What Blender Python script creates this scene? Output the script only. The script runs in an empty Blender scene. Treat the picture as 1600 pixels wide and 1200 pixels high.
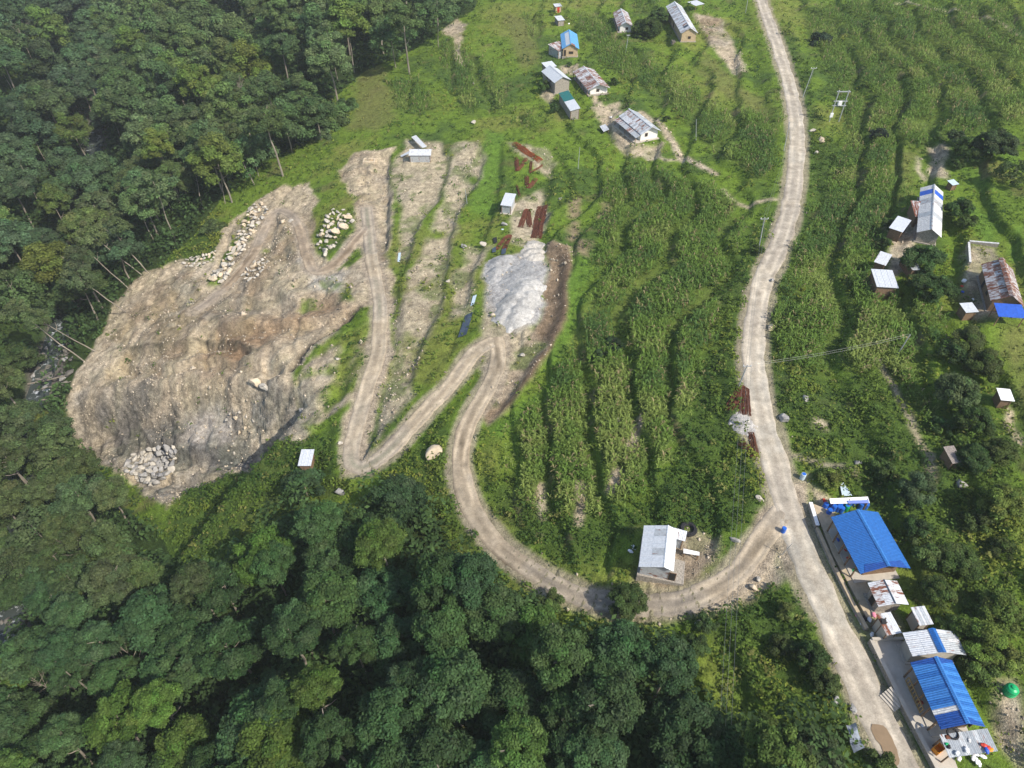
import bpy, math, random
import numpy as np
from mathutils import Vector, Matrix

# ------------------------------------------------------------------ camera, sky, sun, exposure
S = bpy.context.scene
COL = S.collection
R_ = math.radians
TH = R_(45.0)
CAMH = 76.0
FPX = 1110.0
cam_d = bpy.data.cameras.new('camera'); cam = bpy.data.objects.new('camera', cam_d); COL.objects.link(cam)
cam.location = (0, 0, CAMH); cam.rotation_euler = (R_(90) - TH, 0, 0)
cam_d.sensor_width = 36; cam_d.lens = FPX / 1600 * 36; cam_d.clip_start = 0.5; cam_d.clip_end = 3000
S.camera = cam
SUN_EL, SUN_AZ = 47.0, 128.0        # azimuth clockwise from +Y
W = bpy.data.worlds.new('World'); S.world = W; W.use_nodes = True
nt = W.node_tree; nt.nodes.clear()
sky = nt.nodes.new('ShaderNodeTexSky'); sky.sky_type = 'NISHITA'; sky.sun_disc = False
sky.sun_elevation = R_(SUN_EL); sky.sun_rotation = R_(SUN_AZ); sky.dust_density = 1.6
bg = nt.nodes.new('ShaderNodeBackground'); bg.inputs['Strength'].default_value = 0.15
wo = nt.nodes.new('ShaderNodeOutputWorld')
nt.links.new(sky.outputs[0], bg.inputs[0]); nt.links.new(bg.outputs[0], wo.inputs[0])
sd_ = bpy.data.lights.new('sun', 'SUN'); sun = bpy.data.objects.new('sun', sd_); COL.objects.link(sun)
sd_.energy = 4.4; sd_.angle = R_(0.6); sd_.color = (1.0, 0.93, 0.82)
sdir = Vector((math.sin(R_(SUN_AZ)) * math.cos(R_(SUN_EL)), math.cos(R_(SUN_AZ)) * math.cos(R_(SUN_EL)), math.sin(R_(SUN_EL))))
sun.rotation_euler = sdir.to_track_quat('Z', 'Y').to_euler()
S.view_settings.view_transform = 'Standard'; S.view_settings.look = 'None'
S.view_settings.exposure = 0.35; S.view_settings.gamma = 1.0; S.view_settings.use_curve_mapping = False
S.render.engine = 'CYCLES'
S.cycles.max_bounces = 6; S.cycles.diffuse_bounces = 3; S.cycles.glossy_bounces = 2; S.cycles.transmission_bounces = 3
S.cycles.volume_bounces = 1; S.cycles.transparent_max_bounces = 4
try: S.cycles.volume_step_rate = 4
except Exception: pass

rng = np.random.default_rng(7)
random.seed(7)

# ------------------------------------------------------------------ small maths helpers
def sm(a, b, x):
    t = np.clip((np.asarray(x, float) - a) / (b - a), 0, 1); return t * t * (3 - 2 * t)
_lat = {}
def vnoise(x, y, scale, seed):
    if seed not in _lat: _lat[seed] = np.random.default_rng(1000 + seed).random((256, 256))
    L = _lat[seed]
    u = np.asarray(x, float) / scale + 37.3 * seed; v = np.asarray(y, float) / scale + 11.7 * seed
    i = np.floor(u).astype(int); j = np.floor(v).astype(int); fu = u - i; fv = v - j
    fu = fu * fu * (3 - 2 * fu); fv = fv * fv * (3 - 2 * fv)
    i0, i1, j0, j1 = i & 255, (i + 1) & 255, j & 255, (j + 1) & 255
    return (L[i0, j0] * (1 - fu) * (1 - fv) + L[i1, j0] * fu * (1 - fv) + L[i0, j1] * (1 - fu) * fv + L[i1, j1] * fu * fv) * 2 - 1
def fbm(x, y, scale, seed, octv=4, gain=.5):
    a, s, o = 1.0, 0, 0
    for k in range(octv):
        s = s + a * vnoise(x, y, scale / 2 ** k, seed + k); o += a; a *= gain
    return s / o
ST, CT = math.sin(TH), math.cos(TH)
def at_z(u, v, z):
    t = (v - 600) / FPX; d = (CAMH - z) / (ST + t * CT)
    return np.array([(u - 800) / FPX * d, d * (CT - t * ST), z])
def project(x, y, z):
    d = y * CT - (z - CAMH) * ST; up = y * ST + (z - CAMH) * CT
    return 800 + FPX * x / d, 600 - FPX * up / d, d

# ------------------------------------------------------------------ the large shape of the valley
road_px = [(1172, -60), (1190, 0), (1204, 40), (1218, 80), (1236, 140), (1245, 200), (1244, 260), (1236, 320), (1218, 380), (1196, 430), (1183, 480),
           (1178, 540), (1181, 600), (1194, 660), (1209, 710), (1228, 780), (1251, 850), (1279, 920), (1310, 985), (1343, 1055), (1375, 1130), (1410, 1205), (1450, 1290)]
RW = np.array([at_z(u, v, 0)[:2] for u, v in road_px])
RW = RW[np.argsort(RW[:, 1])]
riv_px = [(150, 60), (156, 150), (150, 215), (140, 290), (118, 400), (100, 500), (72, 570), (30, 720), (18, 980), (-60, 1200)]
VW = np.array([at_z(u, v, -40)[:2] for u, v in riv_px]); VW = VW[np.argsort(VW[:, 1])]
def smooth_interp(xs, ys):
    g = np.arange(-60, 480, 2.0)
    f = np.interp(g, xs, ys)
    f = np.where(g > xs[-1], ys[-1] + (g - xs[-1]) * .25 * np.sign(ys[-1]), f)
    k = np.ones(9) / 9
    fp = np.pad(f, 4, mode='edge'); f = np.convolve(fp, k, 'valid')
    return lambda y: np.interp(y, g, f)
xroad = smooth_interp(RW[:, 1], RW[:, 0]); xriv = smooth_interp(VW[:, 1], VW[:, 0])
PS = np.array([0, .08, .2, .35, .47, .58, .75, .9, 1.0]); PH = np.array([-40, -36, -28, -20.5, -15.5, -11.5, -6.2, -2.0, 0])
gs = np.linspace(0, 1, 201); gh = np.interp(gs, PS, PH); gh = np.convolve(np.pad(gh, 8, mode='edge'), np.ones(17) / 17, 'valid')
def Hbase(x, y):
    x = np.asarray(x, float); y = np.asarray(y, float)
    xr, xv = xroad(y), xriv(y)
    s = (x - xv) / (xr - xv); d = x - xr
    h = np.interp(s, gs, gh)
    dr = np.maximum(d - 2.5, 0); h = h + dr * .13 + .0007 * np.minimum(dr, 90) ** 2
    dl = np.maximum(-(x - xv) - 4, 0); h = h + dl * .5
    h = h + fbm(x, y, 38, 3, 3) * 1.3 * sm(3, 14, np.abs(d))
    return h
def at_base(u, v, off=0.0):
    t = (v - 600) / FPX
    ds = np.arange(30, 700, 1.0)
    def P(d): return (u - 800) / FPX * d, d * (CT - t * ST), CAMH - d * (ST + t * CT)
    x, y, z = P(ds); g = z - Hbase(x, y) - off
    k = np.argmax(g < 0) if (g < 0).any() else len(ds) - 1
    a, b = ds[max(k - 1, 0)], ds[k]
    for _ in range(14):
        m = (a + b) / 2; x, y, z = P(m)
        if z - Hbase(x, y) - off < 0: b = m
        else: a = m
    x, y, z = P((a + b) / 2)
    return np.array([x, y, z])
def wpoly(px): return np.array([at_base(u, v)[:2] for u, v in px])

# ------------------------------------------------------------------ terrain grid (finer near the camera)
NI, NJ = 800, 660
yy = -25 + 455 * (np.linspace(0, 1, NJ) ** 1.45)
def WID(y): return 62 + .93 * y
ii = np.linspace(-1, 1, NI)
GY = np.repeat(yy[:, None], NI, 1); GX = ii[None, :] * WID(GY)
HB = Hbase(GX, GY)
Z = HB.copy()
def gidx(x, y):
    fj = np.interp(y, yy, np.arange(NJ)); fi = (np.asarray(x) / WID(np.asarray(y)) + 1) / 2 * (NI - 1)
    return np.clip(fi, 0, NI - 1.001), np.clip(fj, 0, NJ - 1.001)
def samp(G, x, y):
    fi, fj = gidx(x, y); i = np.floor(fi).astype(int); j = np.floor(fj).astype(int); a = fi - i; b = fj - j
    return G[j, i] * (1 - a) * (1 - b) + G[j, i + 1] * a * (1 - b) + G[j + 1, i] * (1 - a) * b + G[j + 1, i + 1] * a * b
WXn = fbm(GX, GY, 5, 21, 3); WYn = fbm(GX, GY, 5, 31, 3)

def seg_dist(px, py, P, closed=False):
    """distance, signed side and arc position to a polyline"""
    n = len(P) if closed else len(P) - 1
    best = np.full(px.shape, 1e9); side = np.zeros(px.shape); arc = np.zeros(px.shape); s0 = 0
    for k in range(n):
        a = P[k]; b = P[(k + 1) % len(P)]; dx, dy = b - a; L2 = dx * dx + dy * dy + 1e-9; L = math.sqrt(L2)
        t = np.clip(((px - a[0]) * dx + (py - a[1]) * dy) / L2, 0, 1)
        d = np.hypot(px - a[0] - t * dx, py - a[1] - t * dy)
        c = (dx * (py - a[1]) - dy * (px - a[0])) / L
        m = d < best
        best = np.where(m, d, best); side = np.where(m, np.sign(c), side); arc = np.where(m, s0 + t * L, arc); s0 += L
    return best, side, arc
def inside(px, py, P):
    r = np.zeros(px.shape, bool); n = len(P)
    for k in range(n):
        x1, y1 = P[k]; x2, y2 = P[(k + 1) % n]
        c = ((y1 > py) != (y2 > py)) & (px < (x2 - x1) * (py - y1) / (y2 - y1 + 1e-12) + x1)
        r ^= c
    return r
def box_sel(P, m):
    x0, y0 = P.min(0) - m; x1, y1 = P.max(0) + m
    return (GX > x0) & (GX < x1) & (GY > y0) & (GY < y1)
def mask_poly(px, soft=1.2, warp=1.5, world=False):
    P = np.array(px, float) if world else wpoly(px)
    M = np.zeros(GX.shape); sel = box_sel(P, soft + warp + 1)
    x = GX[sel] + warp * WXn[sel]; y = GY[sel] + warp * WYn[sel]
    d, _, _ = seg_dist(x, y, P, True); sd = np.where(inside(x, y, P), d, -d)
    M[sel] = sm(-soft, soft, sd); return M
def mask_line(px, hw, soft=.8, warp=.8):
    P = wpoly(px); M = np.zeros(GX.shape); sel = box_sel(P, hw + soft + warp + 1)
    d, _, _ = seg_dist(GX[sel] + warp * WXn[sel], GY[sel] + warp * WYn[sel], P)
    M[sel] = 1 - sm(hw - soft, hw + soft, d); return M
def catmull(P, step=.6):
    P = np.array(P, float); Q = np.vstack([2 * P[0] - P[1], P, 2 * P[-1] - P[-2]]); out = []
    for k in range(1, len(Q) - 2):
        p0, p1, p2, p3 = Q[k - 1], Q[k], Q[k + 1], Q[k + 2]; n = max(2, int(np.linalg.norm(p2 - p1) / step))
        for t in np.linspace(0, 1, n, endpoint=False):
            out.append(.5 * (2 * p1 + (p2 - p0) * t + (2 * p0 - 5 * p1 + 4 * p2 - p3) * t ** 2 + (3 * p1 - p0 - 3 * p2 + p3) * t ** 3))
    out.append(P[-1]); return np.array(out)

# ---- masks of bare soil, fields and scrub
Q1 = mask_poly([(95, 655), (118, 582), (162, 518), (178, 476), (225, 424), (285, 406), (332, 412), (345, 360), (395, 318), (440, 290), (482, 286), (493, 330),
                (490, 385), (520, 405), (556, 360), (558, 320), (528, 265), (560, 238), (612, 232), (614, 300), (606, 380), (618, 470), (612, 560), (594, 620),
                (578, 680), (572, 735), (545, 748), (532, 700), (560, 625), (505, 668), (472, 695), (430, 682), (360, 692), (290, 704), (270, 722), (240, 762),
                (192, 742), (188, 716), (148, 692)], .7, 1.8)
GRN = np.zeros(GX.shape)
for P in ([(556, 482), (592, 472), (588, 556), (564, 612), (500, 650), (458, 622), (455, 578), (512, 532)],
          [(562, 378), (578, 392), (548, 420), (526, 418)], [(383, 332), (400, 326), (358, 414), (343, 410)],
          [(490, 335), (532, 300), (562, 306), (545, 335), (505, 372), (496, 390)], [(505, 440), (545, 440), (560, 465), (520, 478)],
          [(470, 470), (500, 462), (500, 478), (470, 482)], [(325, 432), (345, 436), (340, 448), (325, 446)], [(400, 380), (418, 386), (412, 402), (400, 400)],
          [(470, 660), (500, 640), (520, 650), (490, 690)]):
    GRN = np.maximum(GRN, mask_poly(P, .6, 1.4))
FIN = np.zeros(GX.shape)
for P in ([(636, 218), (690, 222), (706, 245), (690, 300), (662, 345), (640, 400), (624, 400), (622, 330), (614, 262)],
          [(715, 222), (745, 222), (758, 240), (746, 282), (718, 330), (706, 400), (682, 470), (655, 550), (640, 622), (588, 690), (600, 610), (616, 560), (630, 450), (662, 390), (692, 320), (704, 260)],
          [(736, 378), (768, 384), (742, 430), (732, 492), (704, 494), (708, 430)], [(797, 222), (850, 232), (868, 252), (858, 276), (830, 258)],
          [(800, 318), (850, 290), (858, 330), (835, 385), (800, 380)], [(760, 470), (840, 505), (850, 540), (800, 620), (760, 640), (745, 560)],
          [(620, 500), (660, 440), (690, 420), (690, 470), (660, 560), (620, 610)]):
    FIN = np.maximum(FIN, mask_poly(P, 1.0, 1.8))
GRN *= sm(-.50, .05, fbm(GX, GY, 6, 27, 4) + .2 * WXn)
FIN *= sm(-.75, -.28, fbm(GX, GY, 7, 25, 4) + .25 * WXn)
BNK = mask_poly([(856, 374), (897, 384), (892, 430), (882, 500), (852, 560), (800, 632), (766, 664), (752, 640), (786, 590), (818, 530), (842, 498), (851, 440)], .6, 1.0)
GRV = mask_poly([(758, 410), (800, 400), (850, 376), (853, 440), (842, 498), (800, 518), (772, 500), (756, 480)], .8, 1.5)
YRD = np.zeros(GX.shape)
for P in ([(1188, 800), (1230, 760), (1262, 742), (1250, 830), (1230, 890), (1190, 925), (1150, 955), (1085, 955), (1120, 935), (1170, 890)],
          [(1052, 838), (1085, 824), (1126, 842), (1124, 872), (1100, 905), (1040, 912), (985, 908), (1002, 892), (1046, 886)],
          [(925, 165), (935, 162), (975, 205), (1002, 228), (1012, 240), (990, 246), (962, 220)],
          [(876, 100), (900, 98), (910, 112), (880, 112)], [(850, 140), (872, 148), (860, 160), (846, 150)], [(938, 165), (965, 155), (975, 175), (955, 185)],
          [(1088, 20), (1130, 30), (1170, 110), (1150, 112), (1110, 70)], [(1000, 228), (1035, 222), (1030, 242), (1012, 245)],
          [(1384, 350), (1422, 340), (1440, 360), (1410, 420), (1385, 440), (1390, 390)],
          [(1510, 385), (1560, 385), (1560, 410), (1535, 410), (1550, 478), (1555, 498), (1522, 500), (1508, 455)],
          [(1450, 222), (1480, 224), (1482, 276), (1462, 276)], [(1430, 240), (1452, 272), (1440, 280)],
          [(1256, 758), (1300, 780), (1300, 830), (1345, 905), (1392, 960), (1410, 1000), (1364, 1004), (1348, 965), (1297, 860), (1272, 795)],
          [(1560, 1060), (1600, 1060), (1600, 1200), (1560, 1160)], [(1140, 650), (1180, 640), (1190, 715), (1160, 690)],
          [(690, 50), (712, 30), (728, 40), (722, 70), (716, 98), (708, 60)], [(1262, 648), (1285, 652), (1282, 664), (1262, 662)]):
    YRD = np.maximum(YRD, mask_poly(P, .8, 1.3))
YEL = np.zeros(GX.shape)
for P in ([(790, 20), (835, 30), (840, 100), (820, 112), (795, 60)], [(1100, 80), (1200, 160), (1215, 185), (1160, 165), (1090, 110)], [(1400, 235), (1425, 240), (1420, 300), (1395, 320)],
          [(1565, 500), (1600, 505), (1600, 660), (1575, 640)], [(560, 110), (600, 100), (620, 180), (590, 205), (545, 200)]):
    YEL = np.maximum(YEL, mask_poly(P, 2, 2))
LAWN = np.zeros(GX.shape)
for P in ([(1485, 215), (1510, 215), (1545, 250), (1550, 300), (1530, 290), (1500, 265)], [(1530, 200), (1560, 210), (1600, 240), (1600, 255), (1560, 245)],
          [(1515, 310), (1555, 330), (1560, 375), (1545, 380), (1515, 350)], [(1580, 360), (1600, 350), (1600, 405), (1582, 400)],
          [(885, 380), (925, 390), (918, 470), (895, 520), (868, 570), (850, 560), (880, 500)], [(760, 200), (790, 210), (770, 330), (735, 330)],
          [(800, 640), (860, 600), (850, 620), (780, 690), (760, 680)]):
    LAWN = np.maximum(LAWN, mask_poly(P, 1, 1))
MZ_polys = [[(948, 268), (1005, 264), (1090, 288), (1150, 318), (1164, 352), (1118, 470), (1088, 590), (1062, 690), (1000, 772), (905, 800), (835, 785), (800, 705), (792, 685), (872, 600), (902, 530), (927, 450), (944, 350)],
            [(898, 20), (945, 24), (990, 74), (1062, 122), (1122, 170), (1182, 180), (1216, 186), (1204, 272), (1172, 286), (1090, 205), (1012, 136), (935, 92)],
            [(604, 128), (648, 128), (674, 166), (655, 182), (622, 166)], [(684, 62), (715, 70), (760, 100), (788, 168), (768, 178), (742, 132), (700, 150), (695, 110)],
            [(796, 172), (835, 198), (842, 205), (800, 190)], [(985, 0), (1020, 0), (1025, 20), (1000, 20)], [(820, 22), (842, 25), (850, 58), (832, 60)],
            [(1255, 380), (1330, 190), (1250, 10), (1420, 0), (1600, 10), (1600, 190), (1480, 215), (1395, 230), (1400, 330), (1350, 420), (1420, 560), (1350, 590), (1215, 570), (1215, 470)],
            [(1400, 440), (1440, 470), (1475, 540), (1450, 600), (1500, 680), (1470, 690), (1385, 560)],
            [(700, 100), (735, 150), (745, 180), (725, 178), (700, 140)]]
MZ = np.zeros(GX.shape)
for P in MZ_polys: MZ = np.maximum(MZ, mask_poly(P, 1.5, 2.5))
BU_polys = [[(1120, 460), (1190, 350), (1176, 480), (1172, 600), (1190, 760), (1200, 795), (1120, 832), (1000, 818), (930, 890), (822, 868), (768, 800), (755, 720), (832, 770), (1000, 785), (1070, 700), (1092, 600)],
            [(1196, 550), (1262, 575), (1390, 590), (1480, 720), (1440, 800), (1350, 780), (1262, 740), (1214, 660)],
            [(1085, 985), (1200, 930), (1240, 912), (1330, 1080), (1372, 1210), (1290, 1160), (1190, 1090)],
            [(262, 740), (330, 700), (455, 690), (525, 705), (545, 770), (400, 810), (300, 900), (228, 842)],
            [(1400, 690), (1600, 640), (1600, 1050), (1520, 1010), (1430, 860), (1380, 790)], [(575, 745), (655, 690), (700, 650), (706, 720), (732, 805), (800, 872), (845, 932), (780, 905), (700, 842), (640, 785)],
            [(480, 110), (540, 190), (500, 215), (440, 250)], [(1215, 40), (1240, 60), (1280, 200), (1330, 250), (1270, 300)], [(250, 420), (340, 330), (350, 395), (290, 405)],
            [(1180, 560), (1215, 440), (1240, 420), (1260, 580), (1200, 560)]]
BU = np.zeros(GX.shape)
for P in BU_polys: BU = np.maximum(BU, mask_poly(P, 2, 2.5))
FOREST_PX = [[(-400, -200), (760, -200), (742, 0), (705, 22), (640, 66), (566, 98), (505, 150), (492, 200), (420, 232), (345, 290), (300, 350), (238, 405), (190, 455), (150, 500), (118, 560), (85, 640),
              (120, 700), (178, 762), (228, 800), (262, 880), (350, 870), (405, 815), (455, 775), (530, 785), (590, 762), (660, 780), (712, 850), (780, 905), (830, 945), (925, 972), (985, 975), (1060, 1010),
              (1085, 1080), (1180, 1110), (1290, 1120), (1350, 1230), (1420, 1500), (-500, 1500)]]
FO = np.zeros(GX.shape)
Pf = np.array(FOREST_PX[0], float)
uu, vv, dd = project(GX, GY, HB + 3)
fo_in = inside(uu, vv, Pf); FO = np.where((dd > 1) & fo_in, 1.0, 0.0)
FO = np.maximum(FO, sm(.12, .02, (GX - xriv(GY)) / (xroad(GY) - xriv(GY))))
for L_, w_ in (([(905, 108), (922, 140), (940, 165), (975, 205), (1000, 236), (1014, 244)], .8), ([(1012, 238), (1040, 248), (1065, 244)], .5), ([(1000, 172), (1032, 192), (1055, 222), (1066, 244), (1118, 268)], .9), ([(1130, 292), (1152, 312), (1172, 318), (1195, 313), (1212, 314)], .5),
               ([(1378, 560), (1394, 590), (1420, 640), (1440, 690), (1452, 715), (1462, 745)], .4), ([(1228, 708), (1255, 715), (1282, 722), (1320, 722), (1345, 737)], .3), ([(1400, 0), (1500, 15), (1560, 30), (1600, 50)], .5), ([(1575, 640), (1580, 660), (1600, 690)], .5), ([(720, 45), (716, 80), (722, 100)], .7), ([(985, 700), (1000, 650)], .6), ([(905, 815), (912, 780), (905, 750)], .6), ([(845, 755), (850, 800)], .6), ([(956, 760), (962, 735)], .8)):
    YRD = np.maximum(YRD, mask_line(L_, w_, .5, .5))
DIRT = np.clip(np.maximum.reduce([Q1, FIN * .92, BNK, GRV, YRD]) * (1 - GRN), 0, 1)

# ---- relief
RISE = np.zeros(GX.shape)
sN = (GX - xriv(GY)) / (xroad(GY) - xriv(GY))
Tm = np.clip(np.maximum(sm(.66, .74, sN), MZ), 0, 1) * (1 - np.maximum(FO, Q1)) * sm(3.0, 9.0, np.abs(GX - xroad(GY))) * (1 - GRV) * (1 - BNK)
step = np.where(sN > 1, 1.45, 1.28)
nn = fbm(GX, GY, 24, 41, 3) * 1.0 + WXn * .12
tt = (HB + nn) / step; f = tt - np.floor(tt)
ramp = np.where(f < .86, .05 * f / .86, .05 + .95 * sm(.86, 1.0, f))
Z = HB * (1 - Tm) + Tm * ((np.floor(tt) + ramp) * step - nn)
RISE = Tm * sm(.84, .90, f); STRIP = Tm * sm(.68, .74, f) * (1 - sm(.84, .90, f))
FLAT = Tm * (1 - sm(.62, .72, f)) * sm(.02, .08, f)
Z += fbm(GX, GY, 4, 51, 3) * .16
rid = 1 - np.abs(fbm(GX, GY, 7, 61, 4)); rub = np.abs(fbm(GX, GY, 3.0, 63, 4)); Z += Q1 * (.75 * (.3 - rub) + (rid - .7) * 1.3 + fbm(GX, GY, 2.2, 65, 3) * .34 - .5 * (1 - sm(0, .10, np.abs(fbm(GX, GY * .6 + GX * .3, 11, 67, 3)))))
def scarp(px, drop, ramp_m, fade, side=1, m=None):
    """lower the ground on one side of a line, the drop fading back over `fade` metres"""
    global Z
    P = catmull(wpoly(px), 2.0); sel = box_sel(P, fade + 2)
    d, s, a = seg_dist(GX[sel] + .7 * WXn[sel], GY[sel] + .7 * WYn[sel], P)
    L = a.max() if a.size else 1
    endf = sm(0, 4, a) * sm(0, 4, L - a)
    q = np.where(s * side > 0, drop * sm(0, ramp_m, d) * (1 - sm(ramp_m, fade, d)), 0) * endf
    Z[sel] -= q; return q
scarp([(110, 612), (200, 592), (262, 578), (330, 566), (400, 578), (460, 600), (500, 612)], 9.0, 8, 60, -1)
# broken rock strata on the worked face
RKM = mask_poly([(110, 612), (200, 600), (262, 590), (330, 580), (420, 595), (470, 640), (440, 690), (300, 705), (240, 760), (190, 735), (150, 690), (100, 650)], 4, 2.5)
for st_, am in ((1.7, .8), (.8, .5)):
    q_ = Z + .9 * fbm(GX, GY, 7, 69, 3); w_ = q_ / st_; Z += RKM * am * ((np.floor(w_) + sm(.55, .95, w_ - np.floor(w_))) * st_ - q_)
scarp([(195, 542), (255, 538), (320, 524), (365, 530), (402, 545)], 2.2, .6, 11, -1)
scarp([(300, 520), (380, 505), (450, 500), (520, 492), (558, 478)], 1.9, .9, 9, -1)
scarp([(180, 560), (260, 565), (330, 552), (410, 560), (450, 575)], 2.0, 1.0, 9, -1)
scarp([(330, 470), (400, 462), (480, 468), (545, 462)], 1.6, .9, 8, -1)
scarp([(200, 640), (290, 655), (360, 640), (440, 640)], 3.2, 1.5, 10, -1)
scarp([(170, 690), (260, 690), (340, 685)], 2.4, 1.2, 9, -1)
scarp([(240, 470), (300, 455), (360, 440), (420, 440), (470, 470)], 1.5, 2.5, 12, -1)
for L, dr in (([(692, 222), (708, 246), (692, 304), (660, 350), (640, 410), (622, 470), (615, 560)], 1.0),
              ([(752, 226), (760, 244), (744, 290), (716, 340), (706, 402), (694, 470), (662, 545), (645, 610)], 1.0),
              ([(790, 225), (786, 290), (765, 370), (745, 420), (732, 490)], .9), ([(614, 236), (612, 320), (604, 400)], 1.5),
              ([(870, 240), (872, 270), (862, 330), (866, 378), (885, 395), (886, 440), (876, 500), (846, 560), (800, 630), (765, 670)], 1.4)):
    scarp(L, dr * (.75 if L[0][0] == 870 else 1), 2.2 if L[0][0] == 870 else 1.3, 9, -1 if L[0][1] < L[-1][1] else 1)
DITCH = mask_line([(562, 478), (520, 510), (470, 550), (455, 572)], .8, .7, .9); Z -= DITCH * 1.1
Z -= mask_line([(690, 480), (712, 520), (700, 560)], .4, .4, .4) * .3

# ---- house pads (filled by the house plans below)
PADS = []
def pad(cx, cy, ax, hl, hw, z, blend=2.0):
    global Z
    P = np.array([[cx, cy]]); R0 = math.hypot(hl, hw) + blend + 1
    sel = (np.abs(GX - cx) < R0) & (np.abs(GY - cy) < R0)
    dx, dy = GX[sel] - cx, GY[sel] - cy; c, s = math.cos(ax), math.sin(ax)
    lx = np.abs(dx * c + dy * s) - hl; ly = np.abs(-dx * s + dy * c) - hw
    d = np.hypot(np.maximum(lx, 0), np.maximum(ly, 0)); w = 1 - sm(0, blend, d)
    Z[sel] = Z[sel] * (1 - w) + z * w
    PADS.append((cx, cy, ax, hl, hw))
def plan_gable(A, B, E, hr, he, dz=0.0, zf=None):
    """ridge ends and one eave point in photo pixels -> place of a gabled house"""
    g = at_base((A[0] + B[0]) / 2, (A[1] + B[1]) / 2 + 8); z0 = g[2]
    for _ in range(4):
        a, b = at_z(*A, z0 + hr), at_z(*B, z0 + hr); m = (a + b) / 2; z0 = float(Hbase(m[0], m[1])) + dz if zf is None else zf
    a, b = at_z(*A, z0 + hr), at_z(*B, z0 + hr); e = at_z(*E, z0 + he)
    ax = math.atan2(b[1] - a[1], b[0] - a[0]); L = math.hypot(*(b - a)[:2]); m = (a + b) / 2
    hw = abs(-(e[0] - m[0]) * math.sin(ax) + (e[1] - m[1]) * math.cos(ax))
    pad(m[0], m[1], ax, L / 2 + .6, hw + .8, z0)
    return dict(c=(m[0], m[1], z0), ax=ax, L=L, hw=hw, hr=hr, he=he)
def plan_mono(A, B, C, h1, h2, dz=0.0, zf=None):
    """roof corners A-B (edge at height h1) and C (next to B, height h2)"""
    z0 = at_base((A[0] + C[0]) / 2, (A[1] + C[1]) / 2 + 6)[2]
    for _ in range(4):
        a, b, c = at_z(*A, z0 + h1), at_z(*B, z0 + h1), at_z(*C, z0 + h2); m = (a + c) / 2; z0 = float(Hbase(m[0], m[1])) + dz if zf is None else zf
    a, b, c = at_z(*A, z0 + h1), at_z(*B, z0 + h1), at_z(*C, z0 + h2)
    ax = math.atan2(b[1] - a[1], b[0] - a[0]); L = math.hypot(*(b - a)[:2])
    lc = -(c[0] - b[0]) * math.sin(ax) + (c[1] - b[1]) * math.cos(ax)
    m = (a + b) / 2 + np.array([-math.sin(ax), math.cos(ax), 0]) * lc / 2
    pad(m[0], m[1], ax, L / 2 + .4, abs(lc) / 2 + .4, z0, 1.5)
    return dict(c=(m[0], m[1], z0), ax=ax, L=L, W=abs(lc), h1=h1, h2=h2, sgn=1 if lc > 0 else -1)
PL = {}
PL['white'] = plan_gable((983, 170), (1019, 199), (1005.5, 214), 3.5, 2.1)
PL['rust'] = plan_gable((912, 103), (937, 132), (921, 144), 3.1, 1.8)
PL['silver'] = plan_gable((859, 102), (880, 120), (867.5, 131), 4.6, 3.3)
PL['bluevil'] = plan_gable((889, 46), (892, 69), (878, 77), 3.9, 2.5)
PL['upmid'] = plan_gable((970, 13), (978, 35), (965, 42), 3.2, 1.9)
PL['upright'] = plan_gable((1054, 2), (1079, 44), (1065, 54), 4.1, 2.6)
PL['annex_blue'] = plan_mono((873, 64), (856, 69), (859, 84), 3.0, 2.4)
PL['lean_silver'] = plan_mono((862, 95), (846, 98), (851, 107), 3.6, 3.2)
PL['green'] = plan_mono((888, 141), (907, 169), (891, 173.5), 3.0, 2.5)
PL['outh1'] = plan_mono((864, 6), (875, 5), (875, 10), 2.2, 2.0)
PL['outh2'] = plan_mono((866, 25), (877, 24), (877, 32), 2.0, 1.8)
PL['longhouse'] = plan_gable((1460, 288), (1456, 358), (1433, 354), 3.3, 2.1)
PL['annex_rust'] = plan_mono((1443, 315), (1423, 313), (1419, 337), 2.6, 2.3)
PL['s_white1'] = plan_mono((1403, 337), (1424, 344), (1413, 364), 2.6, 2.3)
PL['s_grey'] = plan_mono((1376, 392), (1394, 398), (1386, 416), 2.5, 2.2)
PL['s_white2'] = plan_mono((1361, 420), (1394, 422), (1393.6, 449.6), 2.9, 2.5)
PL['s_bluegrey'] = plan_mono((1410, 395), (1423, 395), (1423, 422), 2.4, 2.1)
PL['rusthouse'] = plan_gable((1565, 404), (1582, 462), (1548, 472), 3.9, 2.3)
PL['tarp_leanto'] = plan_mono((1553, 473), (1596, 476), (1596, 497), 2.5, 2.0)
PL['s_small'] = plan_mono((1499, 473.6), (1518.6, 472.4), (1520, 488), 2.0, 1.8)
PL['s_tiny'] = plan_mono((1480, 282), (1490, 280), (1492, 289), 1.6, 1.4)
PL['blue1'] = plan_gable((1340, 796), (1389, 884), (1347.5, 903), 3.7, 2.6, zf=.25)
PL['tin1'] = plan_gable((1381, 905.6), (1399, 942.5), (1376, 955), 2.8, 2.3, zf=.25)
PL['tin2'] = plan_mono((1369, 960), (1391, 956), (1402, 990), 2.2, 2.0, zf=.25)
PL['tin3'] = plan_mono((1423, 949), (1444, 946.5), (1460, 975), 2.3, 2.1, zf=.6)
PL['tin4'] = plan_gable((1456, 982.5), (1473, 1019), (1426, 1026), 3.3, 2.5, zf=.35)
PL['blue2'] = plan_gable((1462.5, 1026), (1513, 1130), (1471, 1142.5), 3.9, 2.7, zf=.35)
PL['tinver'] = plan_mono((1468, 1148), (1542, 1138), (1557, 1174), 2.5, 2.2, zf=.35)
PL['shed'] = plan_gable((1044, 821), (1037.5, 886), (998.5, 881), 3.4, 2.4)
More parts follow.
